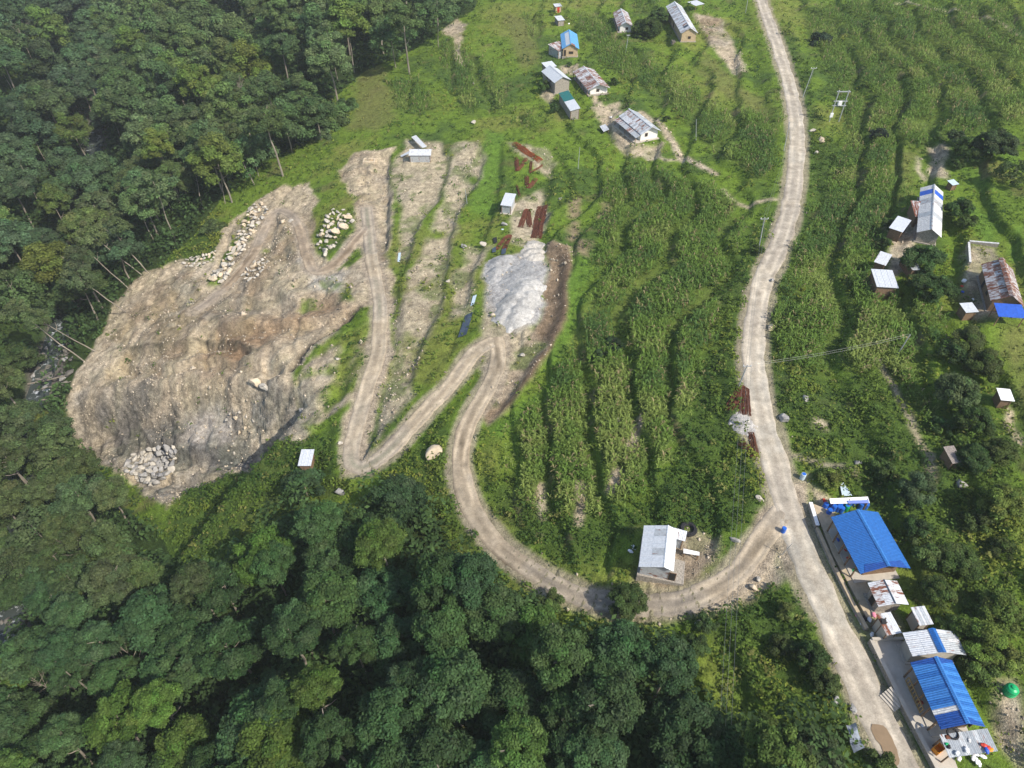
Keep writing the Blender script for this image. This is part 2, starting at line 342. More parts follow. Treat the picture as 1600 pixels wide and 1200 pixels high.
PL['shed_annex'] = plan_mono((1053.5, 824.5), (1073.5, 830), (1072.5, 846.5), 2.5, 2.2)
PL['kiosk'] = plan_mono((789.7, 301), (806.6, 303), (803, 323), 2.5, 2.2)
PL['tinhut'] = plan_mono((639.7, 233), (674, 233), (673.5, 243), 2.5, 2.0)
PL['lowwhite'] = plan_mono((471, 702), (491, 702), (487.5, 728), 2.3, 2.0)
PL['whiteplastic'] = plan_mono((1557, 606), (1578, 608), (1574, 626), 2.0, 1.8)
PL['thatch'] = plan_mono((1474, 698), (1490, 696), (1508, 722), 2.0, 1.5)
PL['whitecanopy'] = plan_mono((1074, 3), (1088, 0), (1092, 8), 2.0, 1.9)
# courtyard level
def flat_poly(px, dz=0.0, soft=.7, zz=None):
    global Z
    P = wpoly(px); M = mask_poly(P, soft, 0, True); c = P.mean(0)
    z = (float(Hbase(c[0], c[1])) + dz) if zz is None else zz
    Z[:] = Z * (1 - M) + z * M; return P, z
COURT_PX = [(1358, 1004), (1409, 1000), (1428, 1032), (1474, 1142), (1500, 1215), (1466, 1215), (1410, 1110)]
COURT, COURT_Z = flat_poly(COURT_PX, zz=PL['blue2']['c'][2] - .05)
COURT1_PX = [(1268, 790), (1300, 800), (1350, 905), (1378, 960), (1352, 966), (1300, 870)]
COURT1, COURT1_Z = flat_poly(COURT1_PX, zz=PL['blue1']['c'][2] - .05)

# ---- roads: flattened benches
TRACKS = {}
ROADM = np.zeros(GX.shape)
def bench(name, px, hw, zlift=0.0, smooth=15, world=None, blend=3.0):
    global Z, ROADM
    C = catmull(wpoly(px) if world is None else world, .6)
    zc = samp(Z, C[:, 0], C[:, 1]); k = np.ones(smooth) / smooth
    zc = np.convolve(np.pad(zc, smooth // 2, mode='edge'), k, 'valid')[:len(C)] + zlift
    sel = box_sel(C, hw + blend + 2); xs, ys = GX[sel], GY[sel]
    best = np.full(xs.shape, 1e9); zz = np.zeros(xs.shape)
    for k in range(0, len(C), 2):
        d = np.hypot(xs - C[k, 0], ys - C[k, 1]); m = d < best; best = np.where(m, d, best); zz = np.where(m, zc[k], zz)
    w = 1 - sm(hw + .5, hw + .5 + blend, best)
    Z[sel] = Z[sel] * (1 - w) + zz * w
    r = ROADM[sel]; ROADM[sel] = np.maximum(r, 1 - sm(hw + .1, hw + 1.0, best + .5 * WXn[sel]))
    TRACKS[name] = (C, hw)
bench('dirt_road', None, 2.2, 0, 31, world=RW)
bench('branch', [(1222, 800), (1196, 836), (1152, 892), (1100, 926), (1040, 942), (960, 940), (890, 922), (830, 888), (780, 852), (742, 804), (722, 752), (719, 710), (732, 660), (755, 615), (774, 580), (778, 548), (773, 520)], 1.75)
bench('spur', [(772, 532), (742, 552), (702, 602), (652, 656), (610, 702), (572, 730), (553, 730), (550, 700), (560, 656), (573, 610), (588, 560), (593, 500), (590, 450), (580, 400), (575, 350), (572, 322)], 1.75)
bench('upper', [(577, 350), (552, 380), (522, 410), (492, 424), (479, 400), (468, 360), (454, 336), (432, 332), (412, 360), (395, 400), (370, 430), (332, 460), (300, 488)], 1.45)
RIVB = catmull(np.column_stack([xriv(np.arange(-20, 420, 6.0)), np.arange(-20, 420, 6.0)]), 2)
dR = np.abs(GX - xriv(GY)); rv = 1 - sm(2.5, 7, dR)
Z = Z * (1 - rv) + (-40.6 + .0 + .4 * fbm(GX, GY, 3, 71, 2)) * rv

def H(x, y): return samp(Z, x, y)
def at(u, v, off=0.0):
    t = (v - 600) / FPX; ds = np.arange(30, 700, .5)
    def P(d): return (u - 800) / FPX * d, d * (CT - t * ST), CAMH - d * (ST + t * CT)
    x, y, z = P(ds); g = z - H(x, y) - off
    k = np.argmax(g < 0) if (g < 0).any() else len(ds) - 1
    a, b = ds[max(k - 1, 0)], ds[k]
    for _ in range(12):
        m = (a + b) / 2; x, y, z = P(m)
        if z - H(x, y) - off < 0: b = m
        else: a = m
    return np.array(P((a + b) / 2))
def pxm(p):
    return FPX / project(p[0], p[1], p[2])[2]

# ------------------------------------------------------------------ materials
def new_mat(name):
    m = bpy.data.materials.new(name); m.use_nodes = True; n = m.node_tree.nodes; n.clear()
    o = n.new('ShaderNodeOutputMaterial'); b = n.new('ShaderNodeBsdfPrincipled'); m.node_tree.links.new(b.outputs[0], o.inputs[0])
    b.inputs['Roughness'].default_value = .9; b.inputs['Specular IOR Level'].default_value = .15
    return m, n, m.node_tree.links, b, o
def mixc(n, l, mode, fac, a, b):
    x = n.new('ShaderNodeMix'); x.data_type = 'RGBA'; x.blend_type = mode
    for s, v in ((x.inputs[0], fac), (x.inputs[6], a), (x.inputs[7], b)):
        if hasattr(v, 'links') or hasattr(v, 'is_output'): l.new(v, s)
        elif isinstance(v, (int, float)): s.default_value = v
        else: s.default_value = (*v, 1)
    return x.outputs[2]
def noise_node(n, l, scale, detail=4, vec=None, rough=.55):
    t = n.new('ShaderNodeTexNoise'); t.inputs['Scale'].default_value = scale; t.inputs['Detail'].default_value = detail; t.inputs['Roughness'].default_value = rough
    if vec is not None: l.new(vec, t.inputs['Vector'])
    return t
def ramp_node(n, l, src, stops):
    r = n.new('ShaderNodeValToRGB'); e = r.color_ramp.elements
    while len(e) < len(stops): e.new(.5)
    for k, (p, c) in enumerate(stops): e[k].position = p; e[k].color = (c, c, c, 1) if isinstance(c, (int, float)) else (*c, 1)
    l.new(src, r.inputs[0]); return r.outputs[0]
def obj_vec(n, l, random_shift=True):
    tc = n.new('ShaderNodeTexCoord')
    if not random_shift: return tc.outputs['Object']
    oi = n.new('ShaderNodeObjectInfo'); va = n.new('ShaderNodeVectorMath'); va.operation = 'MULTIPLY_ADD'
    cx = n.new('ShaderNodeCombineXYZ'); l.new(oi.outputs['Random'], cx.inputs[0]); l.new(oi.outputs['Random'], cx.inputs[1])
    l.new(cx.outputs[0], va.inputs[0]); va.inputs[1].default_value = (57, 91, 13); l.new(tc.outputs['Object'], va.inputs[2])
    return va.outputs[0]
def bump(n, l, b, src, strength, dist):
    bp = n.new('ShaderNodeBump'); bp.inputs['Strength'].default_value = strength; bp.inputs['Distance'].default_value = dist
    l.new(src, bp.inputs['Height']); l.new(bp.outputs[0], b.inputs['Normal'])
def attr_mat(name, n1=1.2, n2=7.0, amp=.35, bs=.6, bd=.15, rough=.95):
    m, n, l, b, o = new_mat(name)
    a = n.new('ShaderNodeAttribute'); a.attribute_name = 'Col'
    v = obj_vec(n, l, False); t1 = noise_node(n, l, n1, 6, v, .65); t2 = noise_node(n, l, n2, 4, v, .6)
    so = n.new('ShaderNodeAttribute'); so.attribute_name = 'Soil'; t3 = noise_node(n, l, .45, 10, v, .78); vo = n.new('ShaderNodeTexVoronoi'); vo.inputs['Scale'].default_value = 1.3; vo.feature = 'DISTANCE_TO_EDGE'; l.new(v, vo.inputs['Vector'])
    c3 = ramp_node(n, l, t3.outputs[0], [(.34, .55), (.5, 1.0), (.66, 1.4)]); c4 = ramp_node(n, l, vo.outputs['Distance'], [(.0, .82), (.08, 1.0), (.5, 1.06)])
    c1 = ramp_node(n, l, t1.outputs[0], [(.3, 1 - amp), (.7, 1 + amp)]); c2 = ramp_node(n, l, t2.outputs[0], [(.32, 1 - amp * .8), (.68, 1 + amp * .8)])
    c = mixc(n, l, 'MULTIPLY', 1.0, a.outputs['Color'], c1); c = mixc(n, l, 'MULTIPLY', 1.0, c, c2); c = mixc(n, l, 'MULTIPLY', so.outputs['Fac'], c, c3); c = mixc(n, l, 'MULTIPLY', so.outputs['Fac'], c, c4)
    l.new(c, b.inputs['Base Color']); b.inputs['Roughness'].default_value = rough
    ad = n.new('ShaderNodeMath'); ad.operation = 'ADD'; l.new(t1.outputs[0], ad.inputs[0]); l.new(t2.outputs[0], ad.inputs[1])
    bump(n, l, b, ad.outputs[0], bs, bd); return m
def leaf_mat(name, use_obj=True, trans=.25):
    m, n, l, b, o = new_mat(name)
    a = n.new('ShaderNodeAttribute'); a.attribute_name = 'Col'; c = a.outputs['Color']
    if use_obj:
        oi = n.new('ShaderNodeObjectInfo'); c = mixc(n, l, 'MULTIPLY', 1.0, c, oi.outputs['Color'])
    l.new(c, b.inputs['Base Color']); b.inputs['Roughness'].default_value = .75; b.inputs['Specular IOR Level'].default_value = .2
    tr = n.new('ShaderNodeBsdfTranslucent'); l.new(c, tr.inputs[0]); mx = n.new('ShaderNodeMixShader'); mx.inputs[0].default_value = trans
    l.new(b.outputs[0], mx.inputs[1]); l.new(tr.outputs[0], mx.inputs[2]); l.new(mx.outputs[0], o.inputs[0]); return m
def plain(name, col, rough=.8, var=.25, scale=3.0, metal=0.0, spec=.3, bs=.3, bd=.03):
    m, n, l, b, o = new_mat(name); v = obj_vec(n, l); t = noise_node(n, l, scale, 6, v, .65)
    c = mixc(n, l, 'MULTIPLY', 1.0, col, ramp_node(n, l, t.outputs[0], [(.3, 1 - var), (.7, 1 + var)]))
    l.new(c, b.inputs['Base Color']); b.inputs['Roughness'].default_value = rough; b.inputs['Metallic'].default_value = metal; b.inputs['Specular IOR Level'].default_value = spec
    bump(n, l, b, t.outputs[0], bs, bd); return m
def tin(name, col, rust=.0, rough=.42, metal=.35, dirt=.25):
    """corrugated sheet: ribs run down the slope (local y), rust and streaks follow the ribs"""
    m, n, l, b, o = new_mat(name); v = obj_vec(n, l)
    mp = n.new('ShaderNodeMapping'); mp.inputs['Scale'].default_value = (2.6, .55, 1); l.new(v, mp.inputs[0])
    t = noise_node(n, l, 1.3, 6, mp.outputs[0], .7); t2 = noise_node(n, l, 4.0, 5, v, .6)
    c = mixc(n, l, 'MULTIPLY', 1.0, col, ramp_node(n, l, t2.outputs[0], [(.3, 1 - dirt), (.7, 1 + dirt * .4)]))
    if rust > 0:
        fac = ramp_node(n, l, t.outputs[0], [(.62 - rust * .38, 0.0), (.70 - rust * .34, 1.0)])
        rc = mixc(n, l, 'MIX', t2.outputs[0], (.10, .035, .018), (.30, .10, .045)); c = mixc(n, l, 'MIX', fac, c, rc)
    l.new(c, b.inputs['Base Color']); b.inputs['Roughness'].default_value = rough; b.inputs['Metallic'].default_value = metal; b.inputs['Specular IOR Level'].default_value = .4
    w = n.new('ShaderNodeTexWave'); w.bands_direction = 'X'; w.inputs['Scale'].default_value = 1.6; l.new(obj_vec(n, l, False), w.inputs[0])
    bump(n, l, b, w.outputs[0], .5, .06); return m
M = dict(
    ground=attr_mat('ground', .9, 5.0, .38, .9, .25), road=attr_mat('packed_dirt', .8, 6.0, .16, .4, .06), stone=plain('pale_stone', (.43, .395, .335), .9, .35, 1.2, bs=.8, bd=.1),
    leaf=leaf_mat('tree_leaf'), crop=leaf_mat('crop_leaf', False, .3), bark=plain('bark', (.235, .205, .165), .95, .35, 4), bark_dark=plain('dark_bark', (.11, .09, .07), .95, .35, 4),
    silver=tin('tin_silver', (.66, .68, .70), .10, metal=.15), silver2=tin('tin_grey', (.46, .49, .51), .16, metal=.15), rusty=tin('tin_rusty', (.62, .62, .62), .40, metal=.15), rusty2=tin('tin_very_rusty', (.56, .54, .52), .60, metal=.15),
    white=tin('tin_white', (.66, .69, .72), .0, .4, .2, .22), blue=tin('tin_blue', (.022, .135, .43), .0, .45, .0, .30), blue_l=tin('tin_blue_light', (.045, .20, .54), .0, .42, .0, .28), blue_d=tin('tin_blue_dark', (.014, .075, .32), .0, .45, .0, .3),
    skyblue=tin('tin_sky_blue', (.12, .38, .70), .08, .4, .1), green=tin('tin_green', (.02, .16, .15), .05, .5, .1), dirtywhite=tin('plastic_white', (.66, .66, .65), .0, .6, .0, .45),
    plaster=plain('white_plaster', (.72, .70, .66), .9, .12, 1.5), mud=plain('mud_wall', (.46, .35, .22), .95, .2, 2), stonewall=plain('stone_wall', (.30, .27, .23), .95, .45, 5, bs=1, bd=.08),
    timber=plain('timber', (.20, .13, .08), .9, .3, 5), dark=plain('dark_opening', (.03, .028, .026), .9, .2, 3), concrete=plain('concrete', (.44, .40, .34), .92, .14, 1.0), red=plain('red_paint', (.5, .05, .03), .5, .2),
    rebar=plain('rusty_steel', (.125, .045, .025), .9, .45, 6), pole=plain('galvanised_pole', (.42, .44, .45), .5, .1, 3, .3), wire=plain('wire', (.20, .21, .21), .5, .1, 3, .3),
    tarp_b=plain('blue_tarp', (.02, .09, .45), .5, .2, 2, spec=.4), tarp_d=plain('dark_tarp', (.05, .07, .10), .6, .3, 3), tarp_g=plain('grey_tarp', (.22, .25, .29), .6, .3, 2, bs=.8, bd=.08), sheetblue=plain('pale_sheet', (.45, .55, .62), .45, .15, 2),
    drumblue=plain('blue_plastic', (.02, .12, .5), .4, .15, 3), drumgreen=plain('green_plastic', (.01, .35, .12), .35, .15, 3), orange=plain('orange_plastic', (.75, .28, .02), .5, .15), black=plain('black_rubber', (.02, .02, .022), .8, .2),
    whitepl=plain('white_plastic', (.78, .78, .78), .5, .1), pink=plain('pink_cloth', (.75, .25, .35), .8, .2), thatch=plain('old_thatch', (.24, .21, .19), .95, .4, 6, bs=1, bd=.1), gravel=attr_mat('gravel', 1.6, 7.0, .30, 1.0, .12), straw=plain('goat_hair', (.03, .025, .022), .9, .2))

def water_mat():
    m, n, l, b, o = new_mat('river_water'); v = obj_vec(n, l, False); t = noise_node(n, l, .55, 6, v, .7)
    f_ = ramp_node(n, l, t.outputs[0], [(.56, 0.0), (.68, 1.0)]); c = mixc(n, l, 'MIX', f_, (.045, .055, .05), (.5, .53, .55))
    l.new(c, b.inputs['Base Color']); b.inputs['Roughness'].default_value = .25; b.inputs['Specular IOR Level'].default_value = .5
    bump(n, l, b, t.outputs[0], .8, .3); return m
M['water'] = water_mat()

# ------------------------------------------------------------------ object helpers
def link(name, me, mat=None, parent=None, loc=None, rot=None, scale=None):
    o = bpy.data.objects.new(name, me); COL.objects.link(o)
    if mat is not None and me is not None and not me.materials: me.materials.append(M[mat] if isinstance(mat, str) else mat)
    if parent is not None: o.parent = parent
    if loc is not None: o.location = loc
    if rot is not None: o.rotation_euler = rot
    if scale is not None: o.scale = scale
    return o
def tag(o, label, cat, group=None, kind=None):
    o['label'] = label; o['category'] = cat
    if group: o['group'] = group
    if kind: o['kind'] = kind
    return o
def thing(name, label, cat, loc, az=0.0, group=None):
    o = bpy.data.objects.new(name, None); COL.objects.link(o); o.location = loc; o.rotation_euler = (0, 0, az); o.empty_display_size = .3
    return tag(o, label, cat, group)
def arrays_mesh(name, V, quads=None, tris=None, col=None, smooth=False, soil=None):
    me = bpy.data.meshes.new(name); V = np.asarray(V, np.float32); idx = []; start = []; tot = []; k = 0
    nq = 0 if quads is None else len(quads); nt_ = 0 if tris is None else len(tris)
    li = np.concatenate([np.asarray(quads, np.int32).ravel() if nq else np.zeros(0, np.int32), np.asarray(tris, np.int32).ravel() if nt_ else np.zeros(0, np.int32)])
    ls = np.concatenate([np.arange(nq) * 4, nq * 4 + np.arange(nt_) * 3]).astype(np.int32)
    me.vertices.add(len(V)); me.vertices.foreach_set('co', V.ravel()); me.loops.add(len(li)); me.loops.foreach_set('vertex_index', li)
    me.polygons.add(nq + nt_); me.polygons.foreach_set('loop_start', ls)
    if smooth: me.polygons.foreach_set('use_smooth', np.ones(nq + nt_, bool))
    if col is not None:
        a = me.attributes.new('Col', 'FLOAT_COLOR', 'POINT'); c = np.ones((len(V), 4), np.float32); c[:, :3] = col; a.data.foreach_set('color', c.ravel())
    if soil is not None: a = me.attributes.new('Soil', 'FLOAT', 'POINT'); a.data.foreach_set('value', np.asarray(soil, np.float32).ravel())
    me.update(calc_edges=True); me.validate(); return me
class MB:
    """collects boxes, tubes and prisms into one mesh"""
    def __init__(s): s.v = []; s.f = []
    def add(s, v, f):
        k = len(s.v); s.v += [tuple(p) for p in v]; s.f += [tuple(i + k for i in q) for q in f]; return s
    def box(s, x0, x1, y0, y1, z0, z1):
        return s.add([(x0, y0, z0), (x1, y0, z0), (x1, y1, z0), (x0, y1, z0), (x0, y0, z1), (x1, y0, z1), (x1, y1, z1), (x0, y1, z1)],
                     [(0, 3, 2, 1), (4, 5, 6, 7), (0, 1, 5, 4), (1, 2, 6, 5), (2, 3, 7, 6), (3, 0, 4, 7)])
    def slab(s, corners, th):
        """four corners of the top face, thickness down"""
        c = [np.array(p, float) for p in corners]; nrm = np.cross(c[1] - c[0], c[2] - c[0]); nrm /= np.linalg.norm(nrm) + 1e-9
        if nrm[2] < 0: c = c[::-1]; nrm = -nrm
        return s.add(c + [p - nrm * th for p in c], [(0, 1, 2, 3), (7, 6, 5, 4), (0, 4, 5, 1), (1, 5, 6, 2), (2, 6, 7, 3), (3, 7, 4, 0)])
    def tube(s, pts, r, n=6):
        pts = [np.array(p, float) for p in pts]; rs = r if hasattr(r, '__len__') else [r] * len(pts); V = []; F = []
        for k, p in enumerate(pts):
            d = pts[min(k + 1, len(pts) - 1)] - pts[max(k - 1, 0)]; d /= np.linalg.norm(d) + 1e-9
            a = np.cross(d, (0, 0, 1) if abs(d[2]) < .9 else (1, 0, 0)); a /= np.linalg.norm(a); b = np.cross(d, a)
            for q in range(n): t = 2 * math.pi * q / n; V.append(p + rs[k] * (a * math.cos(t) + b * math.sin(t)))
        for k in range(len(pts) - 1):
            for q in range(n): F.append((k * n + q, k * n + (q + 1) % n, (k + 1) * n + (q + 1) % n, (k + 1) * n + q))
        F.append(tuple(range(n - 1, -1, -1))); F.append(tuple((len(pts) - 1) * n + q for q in range(n)))
        return s.add(V, F)
    def lathe(s, prof, n=14, c=(0, 0, 0)):
        V = []; F = []
        for r, z in prof:
            for q in range(n): t = 2 * math.pi * q / n; V.append((c[0] + r * math.cos(t), c[1] + r * math.sin(t), c[2] + z))
        for k in range(len(prof) - 1):
            for q in range(n): F.append((k * n + q, k * n + (q + 1) % n, (k + 1) * n + (q + 1) % n, (k + 1) * n + q))
        F.append(tuple(range(n - 1, -1, -1))); F.append(tuple((len(prof) - 1) * n + q for q in range(n)))
        return s.add(V, F)
    def mesh(s, name):
        me = bpy.data.meshes.new(name); me.from_pydata([tuple(float(a) for a in p) for p in s.v], [], s.f); me.update(); return me
    def obj(s, name, mat, parent=None, **k): return link(name, s.mesh(name), mat, parent, **k)
#SECTION2
# ------------------------------------------------------------------ ground colours (what covers the soil), then the sheet itself
def lerp(a, b, t): return a * (1 - t[..., None]) + np.asarray(b) * t[..., None]
n1 = fbm(GX, GY, 18, 81, 4); n2 = fbm(GX, GY, 5, 85, 4); n3 = fbm(GX, GY, 1.6, 89, 3)
C = np.zeros(GX.shape + (3,)) + np.array([.110, .175, .020])
C = lerp(C, (.155, .185, .036), sm(.0, .5, n1 + .4 * n2)); C = lerp(C, (.062, .108, .020), sm(.1, .5, -n1 + .5 * n2))
C = lerp(C, (.15, .145, .05), sm(.35, .6, n2) * .6)
C = lerp(C, (.14, .145, .045), YEL * (.75 + .2 * n2)); C = lerp(C, (.100, .180, .024), LAWN * .9)
C = lerp(C, (.045, .080, .018), np.clip(BU, 0, 1) * .75); C = lerp(C, (.085, .125, .026), MZ * .75 * (1 - RISE))
C = lerp(C, (.095, .155, .022), RISE * .5)
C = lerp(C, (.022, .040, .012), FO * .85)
# bare soil
D = np.zeros_like(C) + np.array([.405, .335, .235])
D = lerp(D, (.265, .205, .135), sm(.05, .5, n1 + .6 * n2)); D = lerp(D, (.44, .375, .28), sm(.15, .55, fbm(GX, GY, 9, 95, 4)) * .8); D = lerp(D, (.27, .245, .20), sm(.1, .5, n2 + .3 * n3) * .5)
brown = mask_poly([(395, 545), (470, 510), (560, 478), (530, 460), (440, 480), (330, 520), (300, 560), (340, 575)], 6, 3)
D = lerp(D, (.245, .155, .085), brown * (.75 + .25 * n2))
rock = np.maximum(mask_poly([(110, 610), (200, 598), (262, 592), (330, 580), (420, 595), (470, 640), (440, 690), (300, 705), (240, 760), (190, 735), (150, 690), (100, 650)], 3, 2.5), 0)
D = lerp(D, (.205, .190, .165), rock * sm(-.55, .25, n2 + .25 * n1) * .9)
D = lerp(D, (.34, .29, .215), rock * sm(.15, .5, fbm(GX, GY, 6, 99, 3)) * .7)
slab = mask_poly([(262, 612), (330, 595), (345, 605), (330, 640), (265, 655)], 1.5, 1); D = lerp(D, (.40, .36, .31), slab * .8)
for P_d, c_d, a_d in (([(188, 592), (250, 600), (268, 640), (222, 658), (176, 640)], (.125, .117, .10), .8), ([(140, 620), (190, 625), (200, 660), (160, 670)], (.12, .11, .095), .9), ([(232, 662), (300, 654), (350, 651), (462, 640), (442, 668), (330, 684), (240, 680)], (.115, .113, .108), .95), ([(254, 670), (290, 664), (300, 682), (250, 692)], (.43, .365, .265), .8),
      ([(210, 620), (300, 560), (420, 545), (395, 580), (300, 592)], (.36, .29, .205), .6), ([(640, 460), (600, 560), (560, 640), (545, 720), (575, 700), (620, 600)], (.36, .29, .20), .4), ([(470, 395), (500, 430), (545, 425), (540, 455), (480, 450)], (.37, .36, .33), .6), ([(460, 600), (490, 600), (500, 640), (470, 670), (450, 640)], (.32, .28, .22), .7),
      ([(1190, 800), (1225, 815), (1190, 880), (1150, 925), (1085, 955), (1040, 955), (1060, 915), (1120, 890)], (.235, .175, .115), .75), ([(1052, 838), (1085, 824), (1126, 842), (1124, 872), (1100, 905), (1040, 912), (985, 908)], (.24, .19, .135), .7), ([(732, 562), (758, 515), (776, 498), (802, 520), (815, 560), (792, 612), (765, 645), (742, 630), (768, 565)], (.40, .32, .225), .9)):
    D = lerp(D, c_d, np.clip(mask_poly(P_d, 1.4, 2.2) * a_d * (1 + .3 * n2), 0, 1))
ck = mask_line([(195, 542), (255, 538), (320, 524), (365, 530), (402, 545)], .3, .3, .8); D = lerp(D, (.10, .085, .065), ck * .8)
D = lerp(D, (.215, .150, .092), BNK * .85); D = lerp(D, (.135, .095, .062), mask_line([(888, 400), (884, 450), (874, 510), (846, 565), (798, 625)], 2.0, 1.6, 1.6) * .8)
D = lerp(D, (.36, .35, .335), GRV); D = lerp(D, (.055, .047, .038), DITCH * .9)
D = lerp(D, (.39, .33, .24), FIN * .5)
tr1 = fbm(GX, GY, 3.2, 105, 4)
gro = sm(-.02, .32, tr1 + .35 * n1) * np.clip(FIN * 1.1 + YRD * .5 + Q1 * .16, 0, 1) * (1 - GRV)
C = lerp(C, 0, np.zeros(GX.shape)) * (1 - DIRT[..., None]) + DIRT[..., None] * D
C = lerp(C, (.115, .150, .045), gro * .78 * DIRT)
# excavator tracks and light scrapes on the worked floor
st = np.sin((GX * .55 + GY * .35 + 2.2 * n1) * 2.4) * sm(.0, .3, Q1 - rock); C *= (1 + .06 * st)[..., None]
spots = mask_poly([(885, 310), (905, 308), (905, 330), (885, 335)], 1, 1.5) + mask_poly([(886, 345), (900, 345), (898, 372), (884, 368)], 1, 1.5) + mask_poly([(908, 375), (925, 375), (922, 396), (904, 394)], 1, 1.5) + mask_poly([(938, 317), (950, 317), (948, 338), (938, 338)], 1, 1.5)
C = lerp(C, (.26, .19, .13), np.clip(spots, 0, 1) * .8)
C = lerp(C, (.24, .175, .11), RISE * sm(.25, .5, n2) * .5 * (1 - FO))
# forest floor, river banks
C = lerp(C, (.12, .11, .095), (1 - sm(3, 5, dR + 1.5 * n2)))
C = lerp(C, (.30, .25, .19), np.clip(ROADM - .15, 0, 1) * .9)
C *= (1 + .10 * n3)[..., None]
C = np.clip(C, .01, .8)
ids = np.arange(NI * NJ).reshape(NJ, NI)
quads = np.stack([ids[:-1, :-1], ids[:-1, 1:], ids[1:, 1:], ids[1:, :-1]], -1).reshape(-1, 4)
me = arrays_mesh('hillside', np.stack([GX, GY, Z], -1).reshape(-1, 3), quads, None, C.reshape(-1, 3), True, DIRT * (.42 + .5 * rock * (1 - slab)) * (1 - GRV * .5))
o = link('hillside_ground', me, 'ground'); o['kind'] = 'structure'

def strip(name, key, kind='structure', rut=.75, base=(.44, .375, .29), dark=(.30, .245, .185), grey=(.31, .265, .20), green=0.0, nlat=19, gz=(1e9, -1e9)):
    Cn, hw = TRACKS[key]; Cn = catmull(Cn[::3], .5); T = np.gradient(Cn, axis=0); T /= np.linalg.norm(T, axis=1)[:, None] + 1e-9; Nn = np.column_stack([-T[:, 1], T[:, 0]])
    s = np.linspace(-1, 1, nlat); arc = np.concatenate([[0], np.cumsum(np.linalg.norm(np.diff(Cn, axis=0), axis=1))])
    wl = hw * (1 + .16 * fbm(arc, arc * 0, 6, 111, 3)); wr = hw * (1 + .16 * fbm(arc, arc * 0 + 50, 6, 113, 3))
    off = np.where(s[None] < 0, s[None] * wl[:, None], s[None] * wr[:, None])
    X = Cn[:, 0][:, None] + Nn[:, 0][:, None] * off; Y = Cn[:, 1][:, None] + Nn[:, 1][:, None] * off
    ruts = np.exp(-((np.abs(off) - rut) / .28) ** 2)
    zz = H(X, Y) + .09 - .05 * ruts + .03 * fbm(X, Y, 2, 117, 2); en = .16 * fbm(X, Y, 2.6, 119, 3); e = sm(.74, 1.0, np.abs(s)[None] + en) * .34; zz = zz - e
    c = np.zeros(X.shape + (3,)) + np.array(base); a = fbm(X, Y, 9, 121, 4); b = fbm(X, Y, 2.2, 125, 3)
    c = lerp(c, dark, sm(.0, .4, a + .5 * b) * .85); c = lerp(c, grey, sm(.05, .4, -a + .4 * b) * .7)
    stn = fbm(X * .6 + arc[:, None] * .25, off * 1.3, 2.4, 127, 4); c = lerp(c, np.array(dark) * .8, sm(.12, .5, stn) * .8)
    c = lerp(c, np.array(base) * 1.32, ruts * .75 * sm(-.6, .2, a + b)); mid = np.exp(-(off / .42) ** 2); c = lerp(c, dark, mid * .55 * sm(-.5, .1, b))
    c = lerp(c, dark, sm(.72, .95, np.abs(s))[None] * np.ones(X.shape) * .6)
    if green: c = lerp(c, (.11, .135, .05), np.clip(mid * green * sm(-.1, .4, a), 0, 1))
    gm = ((Y < gz[0]) & (Y > gz[1])) * 1.0; c = lerp(c, (.30, .275, .24), gm * .45 * sm(-.3, .2, a))
    c *= (1 + .22 * b + .12 * fbm(X, Y, .9, 129, 2))[..., None]
    n_, m_ = X.shape; idq = np.arange(n_ * m_).reshape(n_, m_); q = np.stack([idq[:-1, :-1], idq[:-1, 1:], idq[1:, 1:], idq[1:, :-1]], -1).reshape(-1, 4)
    V = np.stack([X, Y, zz], -1).reshape(-1, 3)
    q = q[:, ::-1]
    ob = link(name, arrays_mesh(name, V, q, None, c.reshape(-1, 3), True, np.full(len(V), .55)), 'road'); ob['kind'] = 'structure'; return ob
strip('dirt_road', 'dirt_road', base=(.45, .395, .31), dark=(.30, .255, .195), grey=(.36, .335, .285), rut=.85)
strip('branch_track', 'branch', base=(.37, .305, .22), dark=(.18, .145, .10), gz=(66, 40))
strip('switchback_track', 'spur', base=(.38, .315, .225), dark=(.22, .175, .12), green=.6)
strip('quarry_track', 'upper', base=(.33, .26, .18), dark=(.20, .15, .10), grey=(.26, .215, .165))
# muddy puddle on the road
pc = at(1384, 1160); P_ = [at_z(u, v, pc[2]) for u, v in [(1366, 1138), (1380, 1140), (1388, 1150), (1397, 1170), (1400, 1188), (1390, 1192), (1383, 1180), (1377, 1165), (1366, 1150)]]
mb = MB(); cc = sum(P_) / len(P_); vs = [(p[0], p[1], pc[2] + .05) for p in P_]; vs = [(cc[0] + (p[0] - cc[0]) * 1.25, cc[1] + (p[1] - cc[1]) * 1.25) for p in P_]; vs = [tuple(q) for q in catmull(np.array(vs + [vs[0]]), .45)[:-1]]; vs = [(cc[0] + (a - cc[0]) * (1 + .10 * math.sin(3.1 * k)), b, float(H(a, b)) + .12) for k, (a, b) in enumerate(vs)]; mb.add([(cc[0], cc[1], float(H(cc[0], cc[1])) + .16)] + vs, [(0, k + 1, (k + 1) % len(vs) + 1) for k in range(len(vs))])
M['puddle'] = plain('muddy_water', (.24, .17, .10), .12, .1, 1, spec=.5, bs=.05); o = mb.obj('puddle', 'puddle'); o['kind'] = 'structure'
